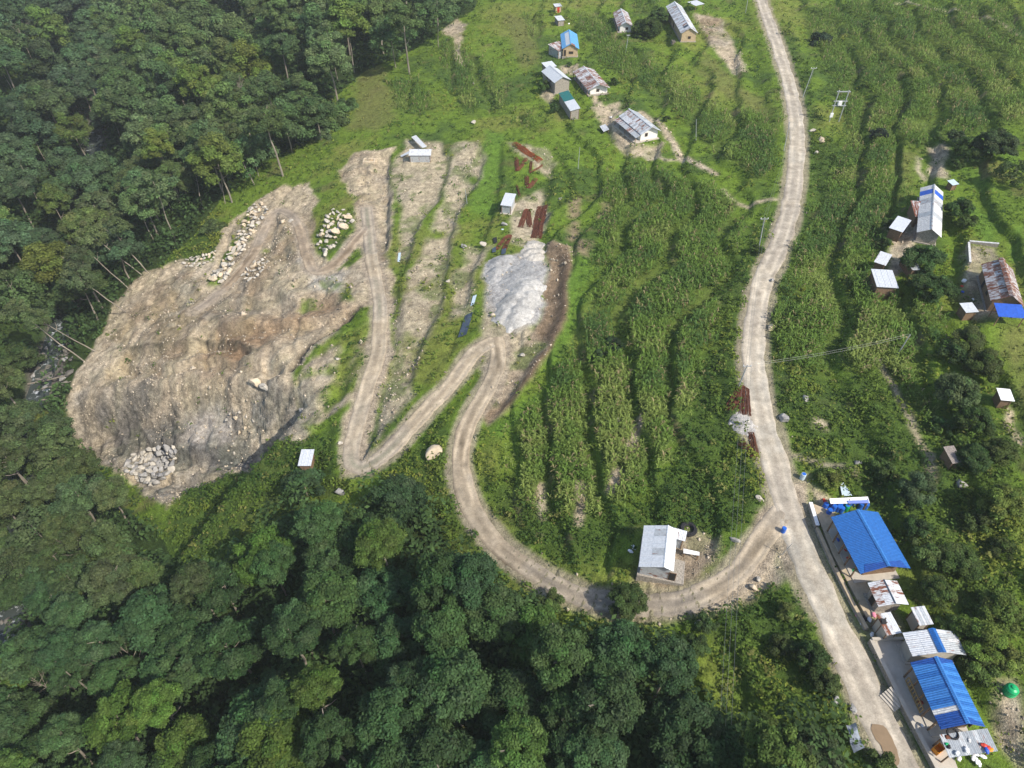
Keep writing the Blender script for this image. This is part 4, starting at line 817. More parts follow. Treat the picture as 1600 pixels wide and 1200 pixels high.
# single trees and large bushes by the houses, fields and road: photo x, y, width in pixels, kind, colour, words
BR = (.105, .150, .035); DKG = (.054, .098, .026); MIDG = (.068, .105, .028); GRY = (.085, .115, .055)
LOOSE = [
 (1450, 392, 62, 'round', DKG, 8, 'dark round tree just below the long white house'), (1465, 440, 66, 'round', DKG, 7, 'dark green tree left of the drying rack in the yard'), (1440, 430, 40, 'bush', MIDG, 5, 'mid green bush between the two dark yard trees and the sheds'),
 (1520, 520, 52, 'round', MIDG, 6, 'bushy tree below the blue tarpaulin lean-to'), (1495, 545, 46, 'bush', DKG, 5, 'low dark tree below the little white-roofed hut'),
 (1500, 600, 78, 'round', (.075, .115, .04), 7, 'broad pale green tree below the wire pole'), (1545, 560, 60, 'round', MIDG, 6, 'green tree beside the dry brown field'), (1530, 645, 60, 'round', DKG, 6, 'dark tree left of the white plastic hut'), (1480, 655, 40, 'bush', DKG, 5, 'dark bush above the old thatched hut'),
 (1445, 745, 58, 'fine', GRY, 7, 'grey green feathery tree beside the footpath'), (1530, 705, 56, 'round', DKG, 6, 'dark tree right of the old thatched hut'), (1572, 690, 60, 'round', MIDG, 7, 'green tree at the right edge beside the thatched hut'), (1580, 770, 70, 'round', BR, 7, 'light green bushy tree at the right edge'), (1540, 800, 52, 'bush', MIDG, 6, 'green bush in the scrub right of the blue roof'),
 (1512, 862, 62, 'round', (.085, .13, .033), 7, 'leafy green tree right of the upper blue roof'), (1455, 850, 54, 'bush', MIDG, 5, 'bushy hedge tree touching the right eave of the upper blue roof'), (1475, 910, 56, 'round', MIDG, 6, 'green tree behind the rusty tin roof'), (1440, 815, 40, 'bush', DKG, 4, 'dark bush at the right side of the upper blue roof'),
 (1548, 985, 84, 'fine', (.12, .175, .035), 8, 'bright yellow green bamboo clump right of the tin roofs'), (1500, 965, 56, 'fine', (.10, .155, .035), 7, 'light green feathery tree beside the small tin shed'), (1580, 940, 70, 'round', BR, 7, 'bright green tree at the right edge above the bamboo'), (1535, 1035, 56, 'bush', BR, 4, 'bright green bush between the lower blue roof and the water tank'), (1590, 1020, 50, 'bush', BR, 5, 'bright green bush at the right edge above the water tank'),
 (1012, 38, 50, 'round', DKG, 7, 'dark spreading tree between the two upper village houses'), (1030, 22, 36, 'round', DKG, 6, 'smaller dark tree behind the spreading village tree'),
 (1500, 205, 34, 'bush', (.045, .07, .03), 5, 'dark bush on the terraces above the lawns'), (1525, 225, 56, 'round', DKG, 7, 'broad dark tree above the curved green lawns'), (1565, 215, 62, 'round', (.06, .09, .03), 8, 'olive tree at the right edge above the lawns'), (1590, 265, 54, 'loose', MIDG, 6, 'thin green tree at the right edge beside the lawns'), (1375, 205, 28, 'bush', (.04, .06, .035), 4, 'small dark bush on the maize terraces right of the road'),
 (1505, 320, 46, 'bush', DKG, 5, 'dark bush behind the long white house'), (1515, 340, 34, 'bush', MIDG, 4, 'green bush beside the curved lawn path'), (1390, 345, 26, 'bush', DKG, 3, 'small dark bush above the white shed roof'), (1382, 375, 26, 'bush', MIDG, 3, 'small green bush between the white shed and the grey shed'), (1500, 250, 24, 'bush', MIDG, 3.5, 'small bush at the tip of the lawn'),
 (1270, 1020, 64, 'round', (.055, .095, .03), 5, 'round leafy bush at the left edge of the lower road'), (1300, 1060, 46, 'bush', MIDG, 4, 'green bush on the bank left of the lower road'), (1225, 1000, 44, 'bush', MIDG, 4, 'green bush on the slope below the road junction'), (1290, 1165, 80, 'round', (.060, .09, .033), 8, 'grey green tree at the bottom edge left of the road'), (1385, 1192, 50, 'bush', MIDG, 3, 'leafy bush at the bottom edge in front of the puddle'),
 (1185, 1130, 70, 'round', DKG, 9, 'dark tree right of the power lines near the bottom edge'), (1110, 965, 42, 'bush', (.05, .09, .025), 4, 'green bush just below the bend of the looping track'), (985, 925, 66, 'round', (.05, .088, .028), 7, 'dark green tree overhanging the looping track'), (862, 925, 46, 'bush', (.07, .11, .03), 6, 'light green tree at the lower edge of the looping track'), (1095, 1000, 40, 'bush', MIDG, 4, 'green bush left of the power lines'), (1230, 950, 36, 'bush', BR, 3, 'bright green bush right of the power lines'),
 (960, 535, 34, 'bush', (.03, .055, .02), 3, 'dark round bush in the middle of the maize terraces'), (940, 555, 30, 'bush', (.035, .06, .022), 2.5, 'dark bush beside the round bush in the maize terraces'), (1185, 385, 24, 'bush', MIDG, 3, 'small bush beside the pole left of the road'), (1285, 55, 36, 'bush', (.035, .06, .028), 4, 'dark bush on the terraces right of the road top'),
 (868, 165, 20, 'bush', DKG, 3, 'small dark tree below the silver-roofed house'), (850, 130, 24, 'bush', DKG, 4, 'dark tree left of the silver-roofed house'), (1042, 182, 14, 'bush', DKG, 2.5, 'small dark bush behind the white house'), (890, 96, 9, 'tall', DKG, 3, 'small dark shrub between the blue roof and the silver roof'), (960, 125, 16, 'bush', DKG, 2.5, 'small dark bush on the bank right of the rusty house'),
 (330, 350, 40, 'bush', (.10, .13, .04), 3.5, 'low light green shrub at the top of the quarry'), (620, 760, 90, 'round', (.045, .08, .03), 11, 'large dark tree at the top edge of the wood beside the hairpin'), (475, 755, 70, 'bush', (.04, .07, .028), 6, 'dark shrub tree below the small white roof'), (520, 180, 60, 'bush', (.10, .15, .05), 4, 'light green bamboo thicket at the edge of the upper wood'), (540, 160, 40, 'bush', (.085, .14, .04), 4, 'green thicket between the upper wood and the knoll'), (505, 205, 34, 'bush', (.09, .14, .055), 3, 'pale blue green thicket below the upper wood'),
 (455, 190, 60, 'round', (.06, .095, .04), 11, 'rounded grey green tree at the lower corner of the upper wood'), (1575, 850, 40, 'bush', MIDG, 4, 'green bush beside the terraced steps'), (1425, 775, 40, 'bush', DKG, 4, 'dark bush on the bank right of the stacked drums'), (1385, 730, 44, 'bush', MIDG, 3.5, 'green bush on the bank above the upper blue roof'), (1300, 745, 40, 'bush', BR, 2.5, 'bright green bush between the road and the stacked drums'), (60, 655, 50, 'bush', (.13, .15, .03), 6, 'yellow green tree beside the fallen logs'),
 (50, 470, 70, 'round', (.07, .11, .04), 12, 'tree arching over the stream above the boulders'), (92, 455, 56, 'fine', (.075, .115, .04), 11, 'fine leaved tree on the gorge edge above the boulders'), (22, 545, 66, 'round', (.06, .10, .036), 12, 'tree left of the stream boulders'), (20, 640, 76, 'round', (.066, .10, .036), 12, 'tree left of the fallen logs'), (38, 705, 80, 'round', (.062, .096, .034), 12, 'tree over the stream below the fallen logs'), (18, 770, 78, 'round', (.06, .095, .034), 12, 'tree at the left edge above the dark stream gap'),
 (60, 800, 84, 'round', (.066, .102, .034), 12, 'broad tree right of the stream above the waterfall gap'), (20, 850, 84, 'round', (.062, .1, .034), 12, 'tree at the left edge over the stream'), (66, 890, 76, 'fine', (.06, .1, .034), 12, 'tree on the right bank just above the waterfall gap'), (10, 905, 70, 'round', (.055, .09, .032), 11, 'tree at the left edge just above the waterfall gap'), (30, 1060, 84, 'round', (.05, .085, .03), 12, 'tree in front of the waterfall gap at the left edge'), (125, 395, 50, 'round', (.07, .11, .042), 13, 'tree in the gorge above the leaning trunks'), (150, 330, 56, 'round', (.068, .108, .042), 14, 'tree over the stream in the upper gorge'), (135, 255, 52, 'round', (.062, .1, .042), 14, 'tree beside the upper stream gap'), (158, 170, 50, 'round', (.06, .098, .042), 14, 'tree over the stream above the upper gap')]
for u_, v_, wpx, kd, col, hg, lab in LOOSE:
    p_ = at(u_, v_, hg * .55); m_ = pxm(p_); rad = wpx / m_ / 2 * 1.05
    tree(p_[0], p_[1], rad, max(min(hg, rad * 1.6), rad * 1.15), kd, col, lab, 'bush' if kd == 'bush' else 'tree', None, 'shrub' if kd == 'bush' else 'broadleaf_tree')
#SECTION3
# ------------------------------------------------------------------ buildings
def lside(P):   # which long side faces the photo's lower left
    return 1 if math.cos(P['ax'] + math.pi / 2) < 0 else -1
def pick(opts):
    return random.choices([o[0] for o in opts], [o[1] for o in opts])[0]
def gable_house(name, label, P, wall, roofL, roofR, sheets=None, cat='house', door=None, win=(), porch=False, plinth='stonewall', ridge='silver', rows=1, over=.45, posts=False, gable=None, cap_r=.10, deep=None, front=.4, asym=1.0):
    c, ax, L, hw, hr, he = P['c'], P['ax'], P['L'], P['hw'], P['hr'], P['he']
    t = thing(name, label, cat, c, ax); lw = L / 2 - .4; lf = L / 2 - front; ww = hw - over; zt = hr - (hr - he) * ww / hw - .07; zr = hr - .09; sl = lside(P)
    hws = {sl: hw, -sl: hw * asym}; wd_ = {sl: hw - (deep or over), -sl: hw * asym - over}; zt_s = {q: hr - (hr - he) * wd_[q] / hw - .07 for q in (1, -1)}
    if not posts:
        wm, wp = wd_[-1], wd_[1]; v = [(-lw, -wm, .2), (lf, -wm, .2), (lf, wp, .2), (-lw, wp, .2), (-lw, -wm, zt_s[-1]), (lf, -wm, zt_s[-1]), (lf, wp, zt_s[1]), (-lw, wp, zt_s[1]), (-lw, 0, zr), (lf, 0, zr)]
        MB().add(v, [(0, 1, 5, 4), (2, 3, 7, 6), (1, 2, 6, 9, 5), (3, 0, 4, 8, 7), (0, 3, 2, 1)]).obj('wall', wall, t)
        if gable:
            for sx in (-1, 1):
                x = sx * (lw + .012); MB().add([(x, -ww, zt - .3), (x, ww, zt - .3), (x, ww, zt), (x, 0, zr), (x, -ww, zt)], [(0, 1, 2, 3, 4) if sx > 0 else (4, 3, 2, 1, 0)]).obj('gable', gable, t)
        MB().box(-lw - .25, lw + .25, -ww - .25, ww + .25, -1.2, .2).obj('plinth', plinth, t)
    else:
        for sx in (-1, 0, 1):
            for sy in (-1, 1): MB().box(sx * lw - .06, sx * lw + .06, sy * ww - .06, sy * ww + .06, -.4, zt).obj('post', 'timber', t)
        MB().box(-lw, lw, -.05, .05, zr - .16, zr - .04).obj('ridge_beam', 'timber', t)
    if deep:
        yd = sl * (hw - .2)
        for q in range(5): x_ = -lw + q * (lw + lf) / 4; MB().box(x_ - .07, x_ + .07, yd - .07, yd + .07, -.5, he - .02).obj('post', 'timber', t)
    n = sheets or max(3, int(round(L / .72))); w = L / n
    for s, opts in ((sl, roofL), (-sl, roofR)):
        mats = {}
        for rw in range(rows):
            f0, f1 = rw / rows, (rw + 1) / rows + (.03 if rw < rows - 1 else 0)
            y0, y1 = s * hws[s] * f0, s * hws[s] * f1; q_ = hws[s] / hw; z0, z1 = hr - (hr - he) * f0 * q_, hr - (hr - he) * f1 * q_; dz = .012 * (rows - 1 - rw)
            for k in range(n):
                mname = opts(rw, k, n) if callable(opts) else pick(opts)
                key = (rw, mname, k % 2)
                if key not in mats:
                    e = .010 * (k % 2); m_ = MB().slab([(-.01, y0, z0 + dz + e), (w + .035, y0, z0 + dz + e), (w + .035, y1, z1 + dz + e), (-.01, y1, z1 + dz + e)], .03).mesh('roof_sheet'); m_.materials.append(M[mname]); mats[key] = m_
                o = link('roof_sheet', mats[key], None, t, (-L / 2 + k * w, 0, random.uniform(0, .008))); o.rotation_euler = (random.uniform(-.004, .004), random.uniform(-.004, .004), 0)
    if ridge: MB().add([(-L / 2 - .02, -cap_r * 1.6, hr - .0), (L / 2 + .02, -cap_r * 1.6, hr - .0), (L / 2 + .02, 0, hr + cap_r * .9), (-L / 2 - .02, 0, hr + cap_r * .9), (L / 2 + .02, cap_r * 1.6, hr), (-L / 2 - .02, cap_r * 1.6, hr)], [(0, 1, 2, 3), (3, 2, 4, 5), (0, 3, 5), (1, 4, 2), (0, 5, 4, 1)]).obj('ridge_cap', ridge, t)
    for (face, u, z0, wd, h_, kind) in win:
        if face in ('L', 'R'):
            s_f = sl if face == 'L' else -sl; y = s_f * (wd_[s_f] + .02); x = u * lw
            f = MB().box(x - wd / 2, x + wd / 2, y - .03, y + .03, z0, z0 + h_).obj('door' if kind == 'door' else 'window', 'timber', t)
            MB().box(x - wd / 2 + .08, x + wd / 2 - .08, y - .045, y + .045, z0 + .08, z0 + h_ - .08).obj('panel' if kind == 'door' else 'pane', 'dark', f)
        else:
            x = (lf + .02) if face == 'F' else -(lw + .02); y = u * ww
            f = MB().box(x - .03, x + .03, y - wd / 2, y + wd / 2, z0, z0 + h_).obj('door' if kind == 'door' else 'window', 'timber', t)
            MB().box(x - .045, x + .045, y - wd / 2 + .08, y + wd / 2 - .08, z0 + .08, z0 + h_ - .08).obj('panel' if kind == 'door' else 'pane', 'dark', f)
    return t
def mono_roof(name, label, P, mats, wall=None, cat='shed', sheets=None, posts=True, split=None, floor=None, over=.25, open_sides=()):
    c, ax, L, Wd, h1, h2, sg = P['c'], P['ax'], P['L'], P['W'], P['h1'], P['h2'], P['sgn']
    t = thing(name, label, cat, c, ax); n = sheets or max(2, int(round(L / .85))); w = L / n; ya, yb = -sg * Wd / 2, sg * Wd / 2
    for k in range(n):
        mn = mats(k, n) if callable(mats) else pick(mats); e = .010 * (k % 2)
        MB().slab([(-.01, ya, h1 + e), (w + .035, ya, h1 + e), (w + .035, yb, h2 + e), (-.01, yb, h2 + e)], .03).obj('roof_sheet', mn, t, loc=(-L / 2 + k * w, 0, 0))
    lx, ly = L / 2 - over, Wd / 2 - over; za = h1 - .05 - (h1 - h2) * over / Wd; zb = h2 - .05 + (h1 - h2) * over / Wd
    if wall:
        y0, y1 = -sg * ly, sg * ly; V = [(-lx, y0, -.6), (lx, y0, -.6), (lx, y1, -.6), (-lx, y1, -.6), (-lx, y0, za), (lx, y0, za), (lx, y1, zb), (-lx, y1, zb)]
        F = [(0, 1, 5, 4), (1, 2, 6, 5), (2, 3, 7, 6), (3, 0, 4, 7)]
        MB().add(V, F).obj('wall', wall, t)
    if posts:
        for sx in (-1, 1):
            for y_, zz in ((-sg * ly, za), (sg * ly, zb)): MB().box(sx * lx - .06, sx * lx + .06, y_ - .06, y_ + .06, -.6, zz).obj('post', 'timber', t)
    if floor: MB().box(-lx - .3, lx + .3, -ly - .3, ly + .3, -.6, .12).obj('floor_slab', floor, t)
    return t
M['silver3'] = tin('tin_dull', (.30, .33, .36), .05, .45, .1)
OLD = [('silver', 4), ('silver2', 2), ('rusty', 3)]; RUST = [('rusty', 5), ('rusty2', 3), ('silver', 2)]; SIL = [('silver', 5), ('silver2', 2)]
alt = lambda a, b: (lambda rw, k, n: a if k % 2 else b)
gable_house('house', 'white plastered house with striped rusty tin roof and front veranda', PL['white'], 'plaster', lambda rw, k, n: 'rusty' if rw == 0 and k % 2 == 0 else random.choice(['silver', 'silver2', 'rusty']), [('silver2', 3), ('silver', 2)], rows=2, plinth='concrete', ridge='white', cap_r=.16, front=.8,
            win=[('F', -.35, 1.0, .8, .9, 'w'), ('L', -.5, .25, .9, 1.9, 'door'), ('R', -.5, .25, .9, 1.9, 'door'), ('L', .35, 1.0, .9, .9, 'w'), ('R', .35, 1.0, .9, .9, 'w')])
def veranda(P, side, depth, mat, lab):
    """lean-to on the long side of the white house: posts and roof are parts of their own thing"""
    c, ax, L, hw, he = P['c'], P['ax'], P['L'], P['hw'], P['he']; t = thing('veranda_roof', lab, 'veranda', c, ax)
    n = max(4, int(L / 1.0)); w = (L - .4) / n
    for k in range(n): MB().slab([(0, side * (hw - .25), he - .12), (w + .03, side * (hw - .25), he - .12), (w + .03, side * (hw + depth), he - .62), (0, side * (hw + depth), he - .62)], .03).obj('roof_sheet', pick(mat), t, loc=(-L / 2 + .2 + k * w, 0, 0))
    for k in range(5): x = -L / 2 + .5 + k * (L - 1.0) / 4; MB().box(x - .06, x + .06, side * (hw + depth - .15) - .06, side * (hw + depth - .15) + .06, -.4, he - .62).obj('post', 'timber', t)
    MB().box(-L / 2 + .2, L / 2 - .2, min(side * hw * .8, side * (hw + depth)), max(side * hw * .8, side * (hw + depth)), -.8, .16).obj('porch_floor', 'concrete', t)
veranda(PL['white'], lside(PL['white']), 1.3, [('silver2', 3), ('rusty', 1)], 'grey tin veranda roof on posts along the white plastered house')
gable_house('house', 'long house with very rusty striped tin roof and white gable beside the village path', PL['rust'], 'plaster', RUST, RUST, front=1.0, deep=1.0, win=[('F', .0, .7, .9, .8, 'w'), ('L', -.3, .25, .9, 1.9, 'door'), ('R', -.3, .25, .9, 1.9, 'door')], rows=2)
gable_house('house', 'two storey stone house with bright white tin roof', PL['silver'], 'stonewall', [('white', 1)], [('white', 1)], ridge='white', sheets=8, win=[('L', -.4, .3, .9, 1.8, 'door'), ('L', .3, 2.3, .8, .8, 'w'), ('R', .3, 2.3, .8, .8, 'w'), ('L', -.3, 2.3, .8, .8, 'w')])
mono_roof('lean_to', 'pale tin lean-to at the back of the white-roofed stone house', PL['lean_silver'], [('white', 1)], 'stonewall')
gable_house('house', 'mud walled house with sky blue and white striped tin roof', PL['bluevil'], 'mud', lambda rw, k, n: 'white' if rw == 0 and 1 < k < n - 1 else 'skyblue', lambda rw, k, n: 'rusty2' if (k > n - 3 and rw == 0) else 'skyblue', rows=2, ridge='skyblue', win=[('F', .1, .9, 1.4, .8, 'w'), ('F', -.75, .3, .7, 1.8, 'door'), ('L', .3, .3, .9, 1.8, 'door')])
mono_roof('lean_to', 'rusty tin lean-to with grey tin walls beside the sky blue roof', PL['annex_blue'], [('rusty2', 2), ('rusty', 3)], 'silver2')
gable_house('house', 'small white house with rust patched tin roof among the maize', PL['upmid'], 'plaster', RUST, RUST, rows=2, front=.8, deep=.9, win=[('F', .3, .7, .8, .8, 'w'), ('L', 0, .25, .9, 1.8, 'door')])
gable_house('house', 'long mud walled house with a dark panel on its patched tin roof at the top', PL['upright'], 'mud', lambda rw, k, n: 'tarp_d' if (rw == 0 and k in (n - 4, n - 5)) else pick(OLD), lambda rw, k, n: pick(SIL + [('rusty', 1)]), rows=2, win=[('F', .1, .9, .9, .8, 'w'), ('L', 0, .25, .9, 1.8, 'door')])
mono_roof('shed', 'stilted shed with dark green and pale tin roof below the stone house', PL['green'], lambda k, n: 'green' if k < n / 2 else 'white', 'stonewall', sheets=6)
o = mono_roof('outhouse', 'tiny outhouse with a red door above the village', PL['outh1'], SIL, 'mud'); P_ = PL['outh1']; yy_ = -P_['sgn'] * 0
MB().box(-.4, .4, -P_['W'] / 2 + .20, -P_['W'] / 2 + .24, 0, 1.7).obj('door', 'red', o); MB().box(-.4, .4, P_['W'] / 2 - .24, P_['W'] / 2 - .20, 0, 1.7).obj('door', 'red', o)
mono_roof('outhouse', 'tiny tin roofed hut between the red outhouse and the sky blue roof', PL['outh2'], SIL, 'stonewall')
mono_roof('canopy', 'small white canopy beside the long house at the top edge', PL['whitecanopy'], [('white', 1)], None)
gable_house('house', 'long low house roofed in dirty white plastic with a blue tarp patch', PL['longhouse'], 'stonewall', lambda rw, k, n: 'tarp_b' if k == 1 else ('silver2' if k in (3, 6) else 'dirtywhite'), lambda rw, k, n: 'tarp_b' if k == 1 else ('silver2' if k in (3, 6) else 'dirtywhite'), ridge='silver2', sheets=10, rows=2, win=[('L', 0, .2, .9, 1.7, 'door'), ('R', 0, .2, .9, 1.7, 'door')])
mono_roof('lean_to', 'rust striped lean-to on the left side of the long white house', PL['annex_rust'], lambda k, n: 'rusty' if k % 2 else 'rusty2', 'timber')
mono_roof('shed', 'shed with tilted plain white tin roof below the rusty lean-to', PL['s_white1'], [('white', 1)], 'timber')
mono_roof('shed', 'little timber shed with scratched grey tin roof', PL['s_grey'], [('silver', 1)], 'timber', sheets=2)
mono_roof('shed', 'square shed with bright white ribbed roof above a brown bank', PL['s_white2'], [('white', 1)], 'timber', sheets=7)
mono_roof('shed', 'narrow shed roofed half in grey tin half in blue sheeting', PL['s_bluegrey'], [('silver2', 1)], 'timber', sheets=3)
gable_house('house', 'large house with rust and white streaked tin roof at the right edge', PL['rusthouse'], 'timber', [('rusty2', 3), ('rusty', 4)], [('rusty2', 2), ('rusty', 5)], ridge='rusty2', cap_r=.3, rows=2, win=[('F', 0, .8, 1.2, 1.0, 'w'), ('L', -.3, .25, 1, 1.9, 'door'), ('R', -.3, .25, 1, 1.9, 'door'), ('R', .3, .9, 1, 1, 'w'), ('L', .3, .9, 1, 1, 'w')])
mono_roof('lean_to', 'deep blue tarpaulin lean-to in front of the rusty house gable', PL['tarp_leanto'], [('tarp_b', 1)], None, sheets=4)
mono_roof('shed', 'tiny hut with white sheet roof beside the rusty house yard', PL['s_small'], [('white', 1)], 'timber', sheets=2)
mono_roof('shed', 'tiny pale blue tin hut behind the long white house', PL['s_tiny'], [('sheetblue', 1)], 'timber', sheets=2)
mono_roof('hut', 'small hut under crumpled white plastic at the right edge', PL['whiteplastic'], [('whitepl', 1)], 'timber', sheets=3)
mono_roof('hut', 'old grey thatched hut sagging under the trees', PL['thatch'], [('thatch', 1)], 'timber', sheets=3)
# near buildings by the road
B1 = gable_house('roadside_house', 'upper blue roofed roadside house beside the stacked drums', PL['blue1'], 'timber', lambda rw, k, n: 'blue', lambda rw, k, n: 'blue', ridge='blue_l', sheets=13, cap_r=.13, plinth='concrete', over=.5, deep=1.6, front=1.0,
     win=[('L', -.6, .25, 1.0, 2.0, 'door'), ('R', -.6, .25, 1.0, 2.0, 'door'), ('L', .1, .9, 1.2, 1.0, 'w'), ('R', .1, .9, 1.2, 1.0, 'w'), ('R', .6, .25, 1.0, 2.0, 'door')])
P_ = PL['blue1']; MB().slab([(P_['L'] / 2 - .9, -P_['hw'] * .72, P_['hr'] - (P_['hr'] - P_['he']) * .72 + .05), (P_['L'] / 2 - .55, 0, P_['hr'] + .02), (P_['L'] / 2 + .03, 0, P_['hr'] + .02), (P_['L'] / 2 + .03, -P_['hw'] * .85, P_['hr'] - (P_['hr'] - P_['he']) * .85 + .05)], .04).obj('folded_sheet', 'blue_d', B1)
MB().slab([(P_['L'] / 2 - .9, P_['hw'] * .72, P_['hr'] - (P_['hr'] - P_['he']) * .72 + .05), (P_['L'] / 2 - .55, 0, P_['hr'] + .02), (P_['L'] / 2 + .03, 0, P_['hr'] + .02), (P_['L'] / 2 + .03, P_['hw'] * .85, P_['hr'] - (P_['hr'] - P_['he']) * .85 + .05)], .04).obj('folded_sheet', 'blue_d', B1)
B2 = gable_house('roadside_house', 'lower blue roofed roadside house with banded roof sheets behind the concrete courtyard', PL['blue2'], 'timber', lambda rw, k, n: ('dirtywhite' if k == n - 4 else ('blue_d' if k >= n - 3 else 'blue_l' if k % 3 else 'blue')), lambda rw, k, n: 'blue_l' if k % 2 else 'blue', ridge='blue_l', sheets=15, cap_r=.14, plinth='concrete', over=.5, deep=1.7, front=.8,
     win=[('L', -.7, .25, 1.0, 2.0, 'door'), ('R', -.7, .25, 1.0, 2.0, 'door'), ('L', -.1, .9, 1.2, 1.0, 'w'), ('R', -.1, .9, 1.2, 1.0, 'w'), ('R', .55, .25, 1.0, 2.0, 'door'), ('R', .8, .9, .9, 1.0, 'w')])
P_ = PL['blue2']; s_ = lside(P_)
mb = MB(); yR = s_ * (P_['hw'] - .08); mb.box(-P_['L'] / 2 + .9, P_['L'] / 2 - 2.4, yR - .05, yR + .05, 1.15, 1.25); mb.box(-P_['L'] / 2 + .9, P_['L'] / 2 - 2.4, yR - .05, yR + .05, .3, .4)
k_ = -P_['L'] / 2 + .9
while k_ < P_['L'] / 2 - 2.4: mb.box(k_ - .05, k_ + .05, yR - .03, yR + .03, .2, 1.2); k_ += .36
M['ochre'] = plain('ochre_timber', (.40, .26, .11), .8, .25, 4); mb.obj('railing', 'ochre', B2)
for q_ in range(0): x_ = -P_['L'] / 2 + .6 + q_ * (P_['L'] - 1.2) / 5; MB().box(x_ - .08, x_ + .08, yR - .08, yR + .08, -.5, P_['he'] - .05).obj('post', 'red', B2)
for sx in (-1, 1):
    e = sx * P_['L'] / 2
    for s2 in (-1, 1): MB().slab([(e - sx * .75, 0, P_['hr'] + .03), (e + sx * .02, 0, P_['hr'] + .03), (e + sx * .02, s2 * P_['hw'] * 1.0, P_['he'] + .05), (e - sx * .2, s2 * P_['hw'] * .96, P_['he'] + .10)], .04).obj('folded_sheet', 'blue_d', B2)
gable_house('tin_house', 'low house with rust patched tin roof just below the upper blue roof', PL['tin1'], 'stonewall', lambda rw, k, n: pick([('silver', 3), ('rusty', 2)]), lambda rw, k, n: pick([('silver', 2), ('rusty', 2)]), sheets=5, rows=2, ridge='tarp_d', cap_r=.07, win=[('R', 0, .2, .9, 1.8, 'door'), ('L', 0, .2, .9, 1.8, 'door')])
mono_roof('shed', 'small shed with a brown rust strip and a black box on its pale roof', PL['tin2'], lambda k, n: 'rusty2' if k == 0 else 'silver', 'concrete', sheets=3)
mono_roof('shed', 'small open shed with plain grey tin roof right of the rusty roof', PL['tin3'], [('silver2', 1), ('silver', 1)], 'concrete', sheets=5)
gable_house('tin_house', 'shiny tin roofed building with a blue ridge strip above the concrete courtyard', PL['tin4'], 'concrete', [('silver', 3), ('white', 1)], [('silver2', 3), ('silver', 1)], sheets=6, rows=2, ridge='blue', cap_r=.26, plinth='concrete')
mono_roof('veranda_roof', 'flat grey tin roof littered with things at the lower end of the lower blue roof', PL['tinver'], lambda k, n: 'silver3' if k % 3 else 'silver2', None, 'veranda', sheets=9)
SH = gable_house('shed', 'tin shed with grey translucent roof panels inside the track loop', PL['shed'], 'silver2', lambda rw, k, n: 'silver2' if (rw == 0 and k in (1, 2, 6, 7)) else 'white', [('white', 1)], sheets=11, rows=2, ridge='white', cap_r=.08, cat='shed', asym=.42, over=.3, win=[('F', .5, .2, .9, 1.7, 'door')])
mono_roof('lean_to', 'small rust tinged tin lean-to on the right side of the tin shed', PL['shed_annex'], [('silver', 1)], 'silver2', sheets=4)
mono_roof('shed', 'small white roofed hut on a stone base among the rusty bars', PL['kiosk'], [('white', 1)], 'silver2', sheets=4, floor='concrete')
mono_roof('tin_hut', 'grey tin hut with streaked roof at the top of the bare terrace', PL['tinhut'], [('silver', 1)], 'silver2', sheets=7)
mono_roof('shed', 'small shed with plain white roof at the top edge of the lower wood', PL['lowwhite'], [('white', 1)], 'timber', sheets=4)

# loose sheets and tarps lying about: four photo corners at a height above the ground
def flat_sheet(name, label, cat, px, mat, h=.25, th=.05, legs=False, tilt=None):
    c = sum(at(*p) for p in px) / len(px); Q = [np.array(at_z(u, v, c[2] + (h if tilt is None else tilt[k]))) - np.array([c[0], c[1], c[2]]) for k, (u, v) in enumerate(px)]
    if not legs and tilt is None:
        Q = [np.array([q[0], q[1], float(H(c[0] + q[0], c[1] + q[1])) - c[2] + h]) for q in Q]
    if legs or tilt is not None:
        t = thing(name, label, cat, c); MB().slab(Q, th).obj('sheet', mat, t)
        for q in Q: MB().box(q[0] * .85 - .05, q[0] * .85 + .05, q[1] * .85 - .05, q[1] * .85 + .05, -.6, q[2] - th).obj('leg', 'timber', t)
        return t
    n = 8; V = []; F = []
    for a in range(n):
        for b in range(n):
            u_, v_ = a / (n - 1), b / (n - 1); p = Q[0] * (1 - u_) * (1 - v_) + Q[1] * u_ * (1 - v_) + Q[2] * u_ * v_ + Q[3] * (1 - u_) * v_
            V.append((p[0], p[1], p[2] + h * .5 * vnoise(p[0] * 1.0 + c[0], p[1] + c[1], .8, 77) * (mat.startswith('tarp'))))
    V2 = [(p[0], p[1], p[2] - th - .25 * (mat.startswith('tarp'))) for p in V]; m = n * n
    for a in range(n - 1):
        for b in range(n - 1): k = a * n + b; F += [(k, k + n, k + n + 1, k + 1), (m + k, m + k + 1, m + k + n + 1, m + k + n)]
    edge = [a * n for a in range(n)] + [(n - 1) * n + b for b in range(1, n)] + [a * n + n - 1 for a in range(n - 2, -1, -1)] + [b for b in range(n - 2, 0, -1)]
    for k in range(len(edge)): e0, e1 = edge[k], edge[(k + 1) % len(edge)]; F.append((e0, m + e0, m + e1, e1))
    return tag(MB().add(V, F).obj(name, mat, loc=c), label, cat)
flat_sheet('tin_sheet', 'long pale tin sheet leaning behind the tin hut', 'sheet', [(642.5, 214), (650, 211), (667, 229), (660, 231)], 'silver', tilt=(1.2, 1.2, 1.6, 1.6))
flat_sheet('tin_sheet', 'narrow tin sheet sloping off the left end of the tin hut', 'sheet', [(625.6, 243), (627, 245), (641, 239), (639, 236)], 'white', tilt=(.3, .3, 1.4, 1.4))
flat_sheet('tin_sheet', 'small pale blue sheet lying alone on the bare terrace', 'sheet', [(622.5, 394.5), (626.5, 394.5), (625, 409.5), (621, 409)], 'sheetblue', .12)
